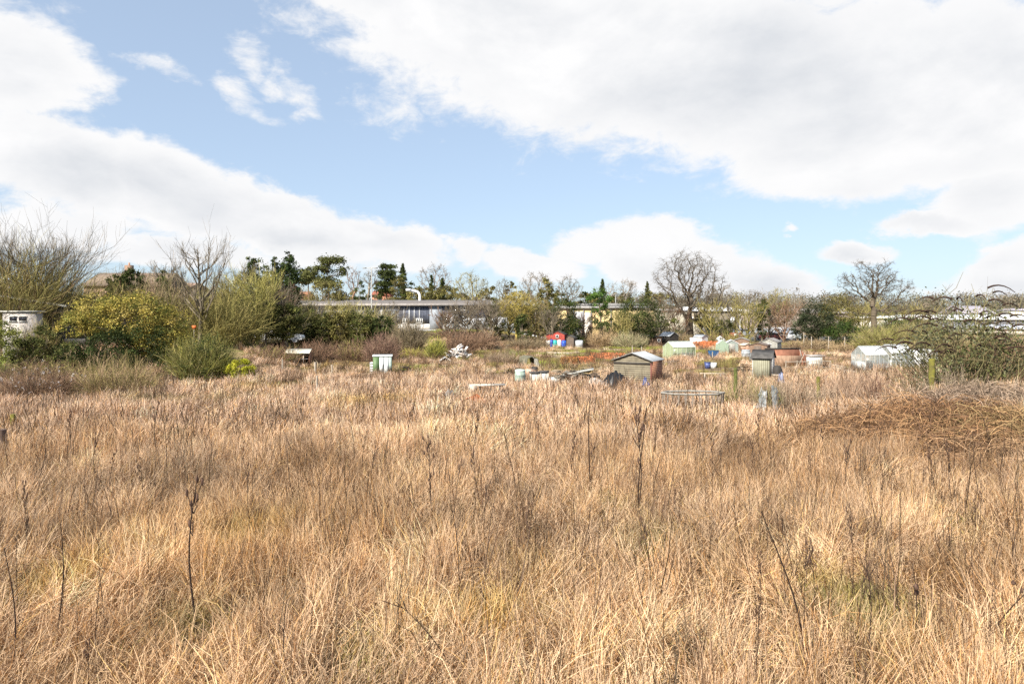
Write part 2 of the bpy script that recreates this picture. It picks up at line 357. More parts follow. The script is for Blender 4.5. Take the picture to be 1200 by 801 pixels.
# ================================================================ WORLD, SUN, CAMERA
SUN_EL, SUN_AZ = R(37), math.atan2(-0.62, -0.78)      # azimuth measured from +Y towards +X
def make_world():
    w = bpy.data.worlds.new("World"); scene.world = w; w.use_nodes = True
    nt = w.node_tree; nt.nodes.clear()
    out = N(nt, 'ShaderNodeOutputWorld'); bg = N(nt, 'ShaderNodeBackground'); bg.inputs['Strength'].default_value = 0.113
    nt.links.new(bg.outputs[0], out.inputs[0])
    sky = N(nt, 'ShaderNodeTexSky', sky_type='NISHITA'); sky.sun_disc = False
    sky.sun_elevation = SUN_EL; sky.sun_rotation = SUN_AZ; sky.air_density = 0.9; sky.dust_density = 0.6; sky.ozone_density = 1.2
    tc = N(nt, 'ShaderNodeTexCoord'); sep = N(nt, 'ShaderNodeSeparateXYZ'); nt.links.new(tc.outputs['Generated'], sep.inputs[0])
    def M(op, a, b=None, c=None, clamp=False):
        n = N(nt, 'ShaderNodeMath', operation=op); n.use_clamp = clamp
        for i, v in enumerate((a, b, c)):
            if v is None: continue
            if isinstance(v, (int, float)): n.inputs[i].default_value = v
            else: nt.links.new(v, n.inputs[i])
        return n.outputs[0]
    az = M('ARCTAN2', sep.outputs['X'], sep.outputs['Y'])            # radians, right positive
    hz = M('SQRT', M('ADD', M('MULTIPLY', sep.outputs['X'], sep.outputs['X']), M('MULTIPLY', sep.outputs['Y'], sep.outputs['Y'])))
    el = M('ARCTAN2', sep.outputs['Z'], hz)
    comb = N(nt, 'ShaderNodeCombineXYZ'); nt.links.new(az, comb.inputs[0]); nt.links.new(M('MULTIPLY', el, 1.7), comb.inputs[1])
    def noise(sc, det, rough, off=0.0, src=None, dist=0.0):
        n = N(nt, 'ShaderNodeTexNoise'); n.inputs['Scale'].default_value = sc; n.inputs['Detail'].default_value = det
        n.inputs['Roughness'].default_value = rough; n.inputs['Distortion'].default_value = dist
        mp = N(nt, 'ShaderNodeMapping'); mp.inputs['Location'].default_value = (off, off * 1.7, off * 0.3)
        nt.links.new(src or comb.outputs[0], mp.inputs[0]); nt.links.new(mp.outputs[0], n.inputs['Vector']); return n.outputs['Fac']
    # cloud banks given as soft ellipses (azimuth, elevation in degrees)
    def ang(px, py):
        x = (px - HX) / F; z = (HY - py) / F
        return math.atan(x), math.atan(z / math.sqrt(1 + x * x))
    banks = [  # px, py, rx, ry (photo pixels), tilt deg, weight
        (760, 70, 430, 105, -10, 1.15), (1080, 110, 330, 120, -5, 1.15), (560, 10, 320, 75, -14, 1.15), (960, 195, 150, 52, -12, 1.0), (1170, 245, 100, 45, 0, .85),
        (30, 75, 100, 80, 10, 1.0), (45, 95, 75, 70, 0, .8), (50, 10, 80, 12, 0, .5),
        (70, 195, 130, 62, -14, 1.1), (200, 230, 150, 52, -16, 1.1), (330, 262, 150, 42, -16, 1.1), (440, 285, 105, 30, -10, 1.0),
        (60, 270, 150, 34, 0, .8), (200, 300, 150, 24, 0, .85), (190, 75, 85, 24, -14, .62), (290, 70, 60, 28, -30, .56), (270, 100, 90, 22, -20, .62), (340, 100, 60, 24, -30, .6),
        (625, 306, 75, 26, 0, .95), (560, 300, 40, 22, 0, .8), (800, 308, 130, 40, -12, 1.05), (900, 332, 100, 34, -20, 1.0), (690, 288, 60, 28, 0, .8),
        (1005, 302, 62, 20, -6, 1.0), (1090, 270, 76, 17, -8, .95), (1185, 325, 76, 30, 6, 1.1), (925, 272, 14, 6, 0, .6),
        (1000, 345, 220, 12, 0, .5), (500, 350, 400, 14, 0, .55), (540, 290, 18, 10, 0, .6),
    ]
    wob = noise(5.0, 6, 0.62, 3.1, dist=0.3); wob2 = noise(5.0, 6, 0.62, 9.7, dist=0.3)
    azw = M('ADD', az, M('MULTIPLY', M('SUBTRACT', wob, 0.5), 0.13)); elw = M('ADD', el, M('MULTIPLY', M('SUBTRACT', wob2, 0.5), 0.09))
    acc = None; shade = None
    for (px, py, rx, ry, tl, wt) in banks:
        a0, e0 = ang(px, py); cs, sn = math.cos(R(tl)), math.sin(R(tl))
        k = math.cos(a0) ** 2; ra = rx / F * k; re = ry / F * math.cos(a0)
        da = M('SUBTRACT', azw, a0); de = M('SUBTRACT', elw, e0)
        u = M('DIVIDE', M('ADD', M('MULTIPLY', da, cs), M('MULTIPLY', de, sn)), ra)
        v = M('DIVIDE', M('SUBTRACT', M('MULTIPLY', de, cs), M('MULTIPLY', da, sn)), re)
        d2 = M('ADD', M('MULTIPLY', u, u), M('MULTIPLY', v, v))
        g = M('MULTIPLY', M('EXPONENT', M('MULTIPLY', d2, -0.75)), wt)
        acc = g if acc is None else M('MAXIMUM', acc, g)
    # unseen sky beyond the view: scattered cumulus, cover thinned to weaken fill light
    outside = M('MULTIPLY', M('SUBTRACT', noise(2.2, 5, 0.6, 5.0), 0.47), 3.0)
    back = M('GREATER_THAN', M('ABSOLUTE', az), 0.82); high = M('GREATER_THAN', el, 0.52)
    far = M('MAXIMUM', back, high)
    acc = M('ADD', M('MULTIPLY', acc, M('SUBTRACT', 1.0, far)), M('MULTIPLY', outside, far))
    fine = M('ADD', M('MULTIPLY', noise(7.0, 8, 0.6, 1.3, dist=0.25), .6), M('MULTIPLY', noise(19.0, 8, 0.66, 4.3, dist=0.4), .4))
    dens = M('ADD', acc, M('MULTIPLY', M('SUBTRACT', fine, 0.5), 1.35))
    mr = N(nt, 'ShaderNodeMapRange', interpolation_type='SMOOTHSTEP'); nt.links.new(dens, mr.inputs[0])
    mr.inputs[1].default_value = 0.41; mr.inputs[2].default_value = 0.69; mr.inputs[3].default_value = VEIL
    # cloud brightness: thick parts slightly grey below, bright billows above
    sh = noise(3.2, 7, 0.55, 0.4, dist=0.4)
    sh2 = M('ADD', M('MULTIPLY', sh, 0.7), M('MULTIPLY', noise(9.0, 6, 0.6, 1.37), 0.3))
    gsh = None
    for (px, py, rx, ry) in [(900, 120, 230, 60), (1120, 225, 130, 32), (60, 235, 170, 42), (660, 150, 170, 24), (330, 285, 120, 14), (20, 110, 60, 30), (1180, 345, 60, 12), (830, 335, 80, 12), (1010, 312, 50, 6)]:
        a0, e0 = ang(px, py); u = M('DIVIDE', M('SUBTRACT', azw, a0), rx / F * math.cos(a0) ** 2); v = M('DIVIDE', M('SUBTRACT', elw, e0), ry / F * math.cos(a0))
        q = M('EXPONENT', M('MULTIPLY', M('ADD', M('MULTIPLY', u, u), M('MULTIPLY', v, v)), -.8)); gsh = q if gsh is None else M('MAXIMUM', gsh, q)
    sh2 = M('SUBTRACT', sh2, M('MULTIPLY', gsh, 0.10))
    cr = N(nt, 'ShaderNodeValToRGB'); nt.links.new(sh2, cr.inputs['Fac'])
    cr.color_ramp.elements[0].position = 0.30; cr.color_ramp.elements[0].color = (0.70, 0.73, 0.775, 1)
    cr.color_ramp.elements[1].position = 0.56; cr.color_ramp.elements[1].color = (0.985, 0.985, 0.99, 1)
    thick = N(nt, 'ShaderNodeMapRange'); nt.links.new(acc, thick.inputs[0]); thick.inputs[1].default_value = .6; thick.inputs[2].default_value = 1.0
    tm = N(nt, 'ShaderNodeMix', data_type='RGBA'); nt.links.new(thick.outputs[0], tm.inputs['Factor']); tm.inputs['A'].default_value = (.97, .97, .975, 1); nt.links.new(cr.outputs['Color'], tm.inputs['B'])
    vm = N(nt, 'ShaderNodeVectorMath', operation='SCALE'); nt.links.new(tm.outputs['Result'], vm.inputs[0]); vm.inputs['Scale'].default_value = CLOUD
    pw = N(nt, 'ShaderNodeVectorMath', operation='POWER'); nt.links.new(sky.outputs[0], pw.inputs[0]); pw.inputs[1].default_value = (0.5, 0.5, 0.5)
    sm = N(nt, 'ShaderNodeVectorMath', operation='MULTIPLY'); nt.links.new(pw.outputs[0], sm.inputs[0]); sm.inputs[1].default_value = SKYMUL
    mx = N(nt, 'ShaderNodeMix', data_type='RGBA'); nt.links.new(mr.outputs[0], mx.inputs['Factor'])
    nt.links.new(sm.outputs[0], mx.inputs['A']); nt.links.new(vm.outputs[0], mx.inputs['B'])
    nt.links.new(mx.outputs['Result'], bg.inputs['Color'])
CLOUD = 4.7; SKYMUL = (1.30, 1.56, 1.84); VEIL = 0.17
make_world()
sl = bpy.data.lights.new('sun', 'SUN'); sl.energy = 5.0; sl.angle = R(0.5); sl.color = (1.0, 0.94, 0.84)
so = bpy.data.objects.new('sun', sl); COL.objects.link(so)
tosun = Vector((math.cos(SUN_EL) * math.sin(SUN_AZ), math.cos(SUN_EL) * math.cos(SUN_AZ), math.sin(SUN_EL)))
so.rotation_euler = tosun.to_track_quat('Z', 'Y').to_euler(); so.location = (0, 0, 60)
cam = bpy.data.cameras.new('camera'); co = bpy.data.objects.new('camera', cam); COL.objects.link(co)
co.location = (0, 0, CZ); co.rotation_euler = (R(90), 0, 0)
cam.sensor_width = 36; cam.lens = F / 1200 * 36; cam.shift_y = -(400.5 - HY) / 1200; cam.clip_start = 0.1; cam.clip_end = 6000
scene.camera = co
vs = scene.view_settings; vs.view_transform = 'Standard'; vs.look = 'None'; vs.gamma = 1; vs.use_curve_mapping = False; vs.exposure = 0.93
scene.cycles.max_bounces = 4; scene.cycles.diffuse_bounces = 2; scene.cycles.transparent_max_bounces = 12
scene.cycles.use_denoising = False

# ================================================================ GROUND
def ground_mat():
    m, nt, out = new_mat('field_ground')
    p = N(nt, 'ShaderNodeBsdfPrincipled'); p.inputs['Roughness'].default_value = 0.95; p.inputs['Specular IOR Level'].default_value = 0.1
    at = N(nt, 'ShaderNodeAttribute'); at.attribute_name = 'col'
    tc = N(nt, 'ShaderNodeTexCoord')
    no = N(nt, 'ShaderNodeTexNoise'); no.inputs['Scale'].default_value = 1.6; no.inputs['Detail'].default_value = 10; no.inputs['Roughness'].default_value = 0.7
    nt.links.new(tc.outputs['Object'], no.inputs['Vector'])
    mr = N(nt, 'ShaderNodeMapRange'); mr.inputs[1].default_value = .3; mr.inputs[2].default_value = .7; mr.inputs[3].default_value = .5; mr.inputs[4].default_value = 1.5
    nt.links.new(no.outputs['Fac'], mr.inputs[0])
    mx = N(nt, 'ShaderNodeVectorMath', operation='MULTIPLY'); nt.links.new(at.outputs['Color'], mx.inputs[0]); nt.links.new(mr.outputs[0], mx.inputs[1])
    nt.links.new(mx.outputs[0], p.inputs['Base Color'])
    bp = N(nt, 'ShaderNodeBump'); bp.inputs['Strength'].default_value = 0.8; bp.inputs['Distance'].default_value = 0.1
    nt.links.new(no.outputs['Fac'], bp.inputs['Height']); nt.links.new(bp.outputs['Normal'], p.inputs['Normal'])
    nt.links.new(p.outputs[0], out.inputs[0]); return m
# value noise on a lattice, used for colours and densities of the ground cover
_lat = RG.uniform(0, 1, (6, 64, 64))
def vnoise(x, y, s, k=0):
    x = np.asarray(x, float) / s + 100; y = np.asarray(y, float) / s + 100
    xi = np.floor(x).astype(int); yi = np.floor(y).astype(int); fx = x - xi; fy = y - yi
    fx = fx * fx * (3 - 2 * fx); fy = fy * fy * (3 - 2 * fy); L = _lat[k % 6]
    g = lambda a, b: L[a % 64, b % 64]
    return (g(xi, yi) * (1 - fx) + g(xi + 1, yi) * fx) * (1 - fy) + (g(xi, yi + 1) * (1 - fx) + g(xi + 1, yi + 1) * fx) * fy
def fbm(x, y, s, k=0): return 0.5 * vnoise(x, y, s, k) + 0.3 * vnoise(x, y, s * .45, k + 1) + 0.2 * vnoise(x, y, s * .2, k + 2)
# patches of other cover, laid out on the ground: centre, half sizes in metres, kind
PATCH = []
def patch(px, py, wpx, hm, kind, amount=1.0):
    x, y = hit(px, py); PATCH.append((x, y, wpx / F * y / 2, hm * (1.3 if y < 20 else 1), kind, amount))
for a in [  # green grass
    (640, 416, 100, 1.6, 'green'), (700, 412, 80, 1.6, 'green'), (600, 421, 60, 2.5, 'green'), (560, 420, 60, 3, 'green'), (930, 405, 130, 5, 'green'), (1010, 411, 60, 5, 'green'),
    (830, 412, 90, 1.6, 'green'), (790, 408, 60, 1.6, 'green'), (870, 423, 90, 3, 'olive'), (480, 438, 90, 4, 'green'), (500, 432, 80, 4, 'green'),
    (430, 432, 110, 4, 'olive'), (390, 430, 60, 4, 'gold'), (20, 418, 60, 4, 'green'), (85, 404, 60, 5, 'green'), (670, 432, 110, 4, 'olive'),
    (640, 429, 50, 2.5, 'green'), (740, 408, 60, 6, 'green'), (900, 420, 60, 3, 'olive'), (535, 388, 60, 4, 'green'), (508, 390, 26, 5, 'green'),
    # inside the field
    (800, 487, 110, 1.3, 'green'), (700, 488, 90, 1.0, 'green'), (905, 487, 50, 0.8, 'green'), (530, 483, 60, 1.0, 'green'), (1020, 790, 80, .5, 'green', .75), (1120, 630, 26, .7, 'green'),
    (215, 478, 160, 2.6, 'olive'), (280, 474, 110, 2.0, 'olive'), (40, 503, 60, 1.0, 'gold'), (430, 480, 120, 3, 'gold'), (440, 455, 150, 3.5, 'straw'),
    (720, 615, 70, 0.8, 'olive'), (640, 690, 100, .7, 'gold'), (455, 770, 140, .6, 'olive'), (225, 750, 90, .5, 'olive'), (760, 650, 90, .8, 'olive'), (1010, 735, 170, .9, 'olive'), (560, 740, 160, .6, 'gold'), (60, 700, 90, .6, 'gold'), (300, 640, 120, .8, 'gold'), (900, 690, 120, .8, 'gold'), (870, 500, 160, 1.0, 'straw'), (560, 500, 200, 1.5, 'straw'), (1130, 700, 90, .8, 'brown'), (400, 560, 140, 1.2, 'brown'), (700, 560, 120, 1.0, 'brown'),
    (960, 520, 200, 2.2, 'brown'), (1030, 525, 130, 2, 'brown'), (900, 560, 170, 2, 'brown'), (800, 520, 100, 2, 'brown'), (1100, 560, 100, 1.5, 'brown'), (310, 460, 80, 3, 'gold')]: patch(*a)
KCOL = {'green': (0.30, 0.36, 0.08), 'olive': (0.30, 0.28, 0.10), 'gold': (0.62, 0.44, 0.15), 'brown': (0.36, 0.22, 0.115), 'straw': (0.82, 0.62, 0.46)}
def patch_weight(x, y, kinds):
    w = np.zeros(np.shape(x))
    for (cx, cy, rx, ry, k, am) in PATCH:
        if k in kinds:
            d = ((x - cx) / rx) ** 2 + ((y - cy) / ry) ** 2
            w = np.maximum(w, am * np.clip(1.6 - d * 1.25, 0, 1))
    n_ = vnoise(x, y, 0.9, 3) * .6 + vnoise(x, y, 0.35, 1) * .4
    return np.clip(w * np.clip((n_ - .22) * 3.0, 0, 1), 0, 1)
def ground():
    ax = np.concatenate([-np.geomspace(2500, 62, 26), np.arange(-60, 60.1, 0.8), np.geomspace(62, 2500, 26)])
    ay = np.concatenate([[-60, -20, -8], np.arange(-2, 120, 0.8), np.geomspace(121, 4000, 60)])
    XX, YY = np.meshgrid(ax, ay); ZZ = terrain(XX, YY)
    nx, ny = len(ax), len(ay)
    idx = np.arange(nx * ny).reshape(ny, nx)
    f = np.stack([idx[:-1, :-1], idx[:-1, 1:], idx[1:, 1:], idx[1:, :-1]], -1).reshape(-1, 4)
    x, y = XX.ravel(), YY.ravel()
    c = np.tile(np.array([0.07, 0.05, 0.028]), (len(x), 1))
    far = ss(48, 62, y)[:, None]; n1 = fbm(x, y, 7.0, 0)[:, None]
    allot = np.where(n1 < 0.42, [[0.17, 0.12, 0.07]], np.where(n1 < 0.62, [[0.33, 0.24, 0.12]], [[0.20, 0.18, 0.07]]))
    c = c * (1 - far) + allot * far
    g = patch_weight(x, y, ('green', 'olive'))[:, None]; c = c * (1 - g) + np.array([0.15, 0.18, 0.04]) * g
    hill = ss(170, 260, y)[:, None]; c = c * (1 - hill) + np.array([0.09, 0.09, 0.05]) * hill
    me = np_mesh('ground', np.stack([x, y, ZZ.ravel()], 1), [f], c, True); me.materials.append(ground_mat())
    o = bpy.data.objects.new('ground', me); COL.objects.link(o); tag(o, kind='structure')
ground()
def strip(name, pts, width, mat, lift=0.05):
    P = [np.array(p, float) for p in pts]; Q = []
    for i in range(len(P) - 1):
        for t in np.linspace(0, 1, 12, endpoint=(i == len(P) - 2)): Q.append(P[i] * (1 - t) + P[i + 1] * t)
    Q = np.array(Q); d = unit(np.gradient(Q, axis=0)); nrm = np.stack([-d[:, 1], d[:, 0]], 1)
    V = []; m = 5
    for q, nn_ in zip(Q, nrm):
        for k in range(m):
            s = (k / (m - 1) - .5) * width; a = q + nn_ * s
            V.append((a[0], a[1], tz(*a) + lift - (0.1 if k in (0, m - 1) else 0)))
    f = [(i * m + k, i * m + k + 1, (i + 1) * m + k + 1, (i + 1) * m + k) for i in range(len(Q) - 1) for k in range(m - 1)]
    me = np_mesh(name, V, [f], None, True); me.materials.append(mat)
    o = bpy.data.objects.new(name, me); COL.objects.link(o); return tag(o, kind='structure')
EARTH = solid('trodden_earth', (0.48, 0.37, 0.24), 0.95, 0.25, 1.2, bump=0.4)
SOIL = solid('dug_soil', (0.19, 0.13, 0.085), 0.95, 0.35, 2.5, bump=0.8)
strip('path', [hit(600, 420), hit(640, 413), hit(690, 412), hit(740, 408), hit(770, 404)], 2.2, EARTH, 0.06)
strip('soil', [hit(612, 418.5), hit(640, 418), hit(672, 417.5)], 3.6, SOIL, 0.05)
strip('path', [(-60, 114), (-20, 116), (6, 118)], 6.0, solid('concrete_yard', (0.5, 0.5, 0.48), 0.9, 0.15), 0.12)
strip('pavement', [(-60, 62.2), (-43, 60.6)], 0.9, solid('pale_paving', (0.62, 0.6, 0.55), 0.9, 0.15), 0.15)
strip('car_park', [(24, 132), (75, 136)], 22, solid('asphalt_yard', (0.09, 0.09, 0.09), 0.95, 0.2), 0.10)

# ================================================================ GRASS (stuff; nobody could count it)
def blade_set(g, rng, n, rad, hmin, hmax, w, lean, cols, wts, droop=0.25, flat=0.0):
    a = rng.uniform(0, 2 * np.pi, n); rr = np.sqrt(rng.uniform(0, 1, n)) * rad
    p0 = np.stack([rr * np.cos(a), rr * np.sin(a), np.full(n, -0.03)], 1)
    h = rng.uniform(hmin, hmax, n); th = np.abs(rng.normal(size=n)) * lean + flat * rng.uniform(0, 1, n); th = np.minimum(th, 1.5)
    b = rng.uniform(0, 2 * np.pi, n)
    d = np.stack([np.sin(th) * np.cos(b), np.sin(th) * np.sin(b), np.cos(th)], 1)
    up = np.array([0, 0, 1.0]); d0 = unit(d * 0.6 + up * 0.55)
    hh = h[:, None]
    p1 = p0 + d0 * hh * .4; p2 = p1 + unit(d + 0.1 * rng.normal(size=d.shape)) * hh * .35
    dd = unit(d * np.array([1.5, 1.5, .7]) - up * droop * rng.uniform(0, 3.0, (n, 1)) * (0.3 + th[:, None]))
    p3 = p2 + dd * hh * .3
    p1[:, 2] = np.maximum(p1[:, 2], .02); p2[:, 2] = np.maximum(p2[:, 2], .03); p3[:, 2] = np.maximum(p3[:, 2], .02)
    ribbons(g, np.stack([p0, p1, p2, p3], 1), w * rng.uniform(.7, 1.4, n), w * .35, pal(rng, n, cols, wts, 0.2), rng)
    return p3
SC = [(1.0, 1.0, 1.0), (1.45, 1.72, 2.15), (0.50, 0.38, 0.27), (1.05, 0.84, 0.55), (0.16, 0.11, 0.08)]
SW = [0.22, 0.40, 0.14, 0.11, 0.13]
def src_obj(name, g, mat):
    me = np_mesh(name, np.concatenate(g.v), [np.concatenate(x) for x in g.f.values()], np.concatenate(g.c)); me.materials.append(mat)
    return bpy.data.objects.new(name, me)
def coll(name, objs):
    c = bpy.data.collections.new(name)
    for o in objs: c.objects.link(o)
    return c
STR_I = leafm('straw_blades', 0.2, 0.5, inst=True)
rg = np.random.default_rng(5)
tufts = []
for i in range(14):        # 0-13: near straw, upright or laid over
    g = Geo(); laid = i >= 7
    blade_set(g, rg, 62, 0.20, 0.3, 0.80, 0.0072, 0.55 if laid else 0.28, SC, SW, 0.14, 0.75 if laid else 0.1)
    if not laid:           # flowering culms with a loose head
        tip = blade_set(g, rg, 9, 0.2, 0.65, 0.95, 0.006, 0.22, SC, SW, 0.15)
    blade_set(g, rg, 16, 0.3, 0.3, 0.65, 0.0075, 0.9, SC, SW, 0.2, 0.5)
    tufts.append(src_obj('straw_tuft', g, STR_I))
for i in range(8):         # 14-21: farther straw, coarser and wider
    g = Geo(); laid = i >= 5
    tip = blade_set(g, rg, 80, 0.45, 0.3, 0.9, 0.021, 0.5 if laid else 0.22, SC, SW, 0.2, 0.5 if laid else 0.05)
    tufts.append(src_obj('straw_tuft', g, STR_I))
for i in range(4):         # 22-25: short green grass
    g = Geo(); blade_set(g, rg, 90, 0.4, 0.10, 0.32, 0.014, 0.5, [(1, 1, 1), (1.3, 1.15, .9), (.6, .75, .6), (1.7, 1.15, 1.1)], [.45, .2, .2, .15], 0.3)
    tufts.append(src_obj('green_tuft', g, STR_I))
for i in range(5):         # 26-30: brown branching weeds
    g = Geo(); thicket(g, rg, 0.35, 0.35, 1.0, 14, 0.010, [(1, 1, 1), (.7, .62, .55), (1.4, 1.3, 1.2)], 4)
    tufts.append(src_obj('weed_tuft', g, STR_I))
for i in range(6):         # 31-36: thin upright dark stalks
    g = Geo(); blade_set(g, rg, 4, 0.4, 0.7, 1.35, 0.012, 0.14, [(1, 1, 1), (.6, .55, .5), (1.5, 1.4, 1.3)], None, 0.05)
    tufts.append(src_obj('stalk_tuft', g, STR_I))
for i in range(6):         # 37-42: the same, coarser, for the middle distance
    g = Geo(); blade_set(g, rg, 4, 0.6, 0.8, 1.35, 0.026, 0.12, [(1, 1, 1), (.6, .55, .5)], None, 0.03)
    tufts.append(src_obj('stalk_tuft', g, STR_I))
TC = coll('ground_cover_sources', tufts)
def names_sorted():                     # instance index follows the alphabetical order of the names
    for i, o in enumerate(tufts): o.name = 'cover_%02d' % i
names_sorted()
def scatter(name, x, y, vi, scl, rot, tint, label, cat):
    z = terrain(x, y); n = len(x)
    me = bpy.data.meshes.new(name); me.vertices.add(n); me.vertices.foreach_set('co', np.stack([x, y, z], 1).astype(np.float32).ravel())
    a = me.attributes.new('vi', 'INT', 'POINT'); a.data.foreach_set('value', np.asarray(vi, np.int32))
    a = me.attributes.new('scl', 'FLOAT_VECTOR', 'POINT'); a.data.foreach_set('vector', np.asarray(scl, np.float32).ravel())
    a = me.attributes.new('rot', 'FLOAT_VECTOR', 'POINT'); a.data.foreach_set('vector', np.asarray(rot, np.float32).ravel())
    a = me.attributes.new('tint', 'FLOAT_COLOR', 'POINT'); c = np.ones((n, 4), np.float32); c[:, :3] = tint; a.data.foreach_set('color', c.ravel())
    o = bpy.data.objects.new(name, me); COL.objects.link(o); tag(o, label, cat, kind='stuff')
    nt = bpy.data.node_groups.new(name + '_nodes', 'GeometryNodeTree')
    nt.interface.new_socket('Geometry', in_out='INPUT', socket_type='NodeSocketGeometry')
    nt.interface.new_socket('Geometry', in_out='OUTPUT', socket_type='NodeSocketGeometry')
    gi = nt.nodes.new('NodeGroupInput'); go = nt.nodes.new('NodeGroupOutput')
    ip = nt.nodes.new('GeometryNodeInstanceOnPoints'); ci = nt.nodes.new('GeometryNodeCollectionInfo')
    ci.inputs['Collection'].default_value = TC; ci.inputs['Separate Children'].default_value = True; ci.inputs['Reset Children'].default_value = True
    ip.inputs['Pick Instance'].default_value = True
    def na(nm, ty):
        q = nt.nodes.new('GeometryNodeInputNamedAttribute'); q.data_type = ty; q.inputs['Name'].default_value = nm; return q.outputs['Attribute']
    nt.links.new(gi.outputs[0], ip.inputs['Points']); nt.links.new(ci.outputs[0], ip.inputs['Instance'])
    nt.links.new(na('vi', 'INT'), ip.inputs['Instance Index']); nt.links.new(na('rot', 'FLOAT_VECTOR'), ip.inputs['Rotation'])
    nt.links.new(na('scl', 'FLOAT_VECTOR'), ip.inputs['Scale']); nt.links.new(ip.outputs[0], go.inputs[0])
    md = o.modifiers.new('cover', 'NODES'); md.node_group = nt
    return o
def spread(y0, y1, dens, rng, margin=3.0, slope=0.80):
    area = (y1 - y0) * 2 * (slope * (y0 + y1) / 2 + margin); n = int(area * dens)
    y = rng.uniform(y0, y1, int(n * 1.6)); x = rng.uniform(-1, 1, len(y)) * (slope * y1 + margin)
    k = np.abs(x) < slope * y + margin; return x[k][:n], y[k][:n]
KEEP = []      # footprints (x, y, r) kept clear of tall cover
def field_tint(x, y, rng):
    n = len(x)
    a = fbm(x, y, 4.5, 0)[:, None]; b = fbm(x, y, 1.6, 2)[:, None]
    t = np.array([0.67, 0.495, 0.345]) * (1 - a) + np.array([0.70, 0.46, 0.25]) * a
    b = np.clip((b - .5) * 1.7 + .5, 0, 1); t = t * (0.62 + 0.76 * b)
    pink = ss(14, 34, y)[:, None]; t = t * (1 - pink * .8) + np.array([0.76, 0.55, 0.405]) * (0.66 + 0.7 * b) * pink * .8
    for k, c in KCOL.items():
        w = patch_weight(x, y, (k,))[:, None] * {'green': .8, 'brown': .85, 'olive': .55}.get(k, .7); t = t * (1 - w) + np.array(c) * (0.75 + 0.5 * b) * w
    return np.clip(t * (1 + 0.14 * rng.normal(size=(n, 1))), 0.01, 0.9)
def clear(x, y):
    k = np.ones(len(x), bool)
    for (cx, cy, r) in KEEP: k &= (x - cx) ** 2 + (y - cy) ** 2 > r * r
    return k
def rots(x, y, rng, amount):
    lay = fbm(x, y, 3.2, 3); ang = vnoise(x, y, 6.0, 4) * 4 + 0.5
    t = amount * np.clip((lay - 0.38) * 3.2, 0, 1) + 0.06 * rng.normal(size=len(x))
    # tilt towards a direction that drifts over the field, after a free spin (Euler XYZ applied as Rz*Ry*Rx)
    return np.stack([t * np.cos(ang) + .22 * rng.normal(size=len(x)), t * np.sin(ang) + .22 * rng.normal(size=len(x)), rng.uniform(0, 6.28, len(x)) * (t < .5) + rng.normal(size=len(x)) * .9], 1)
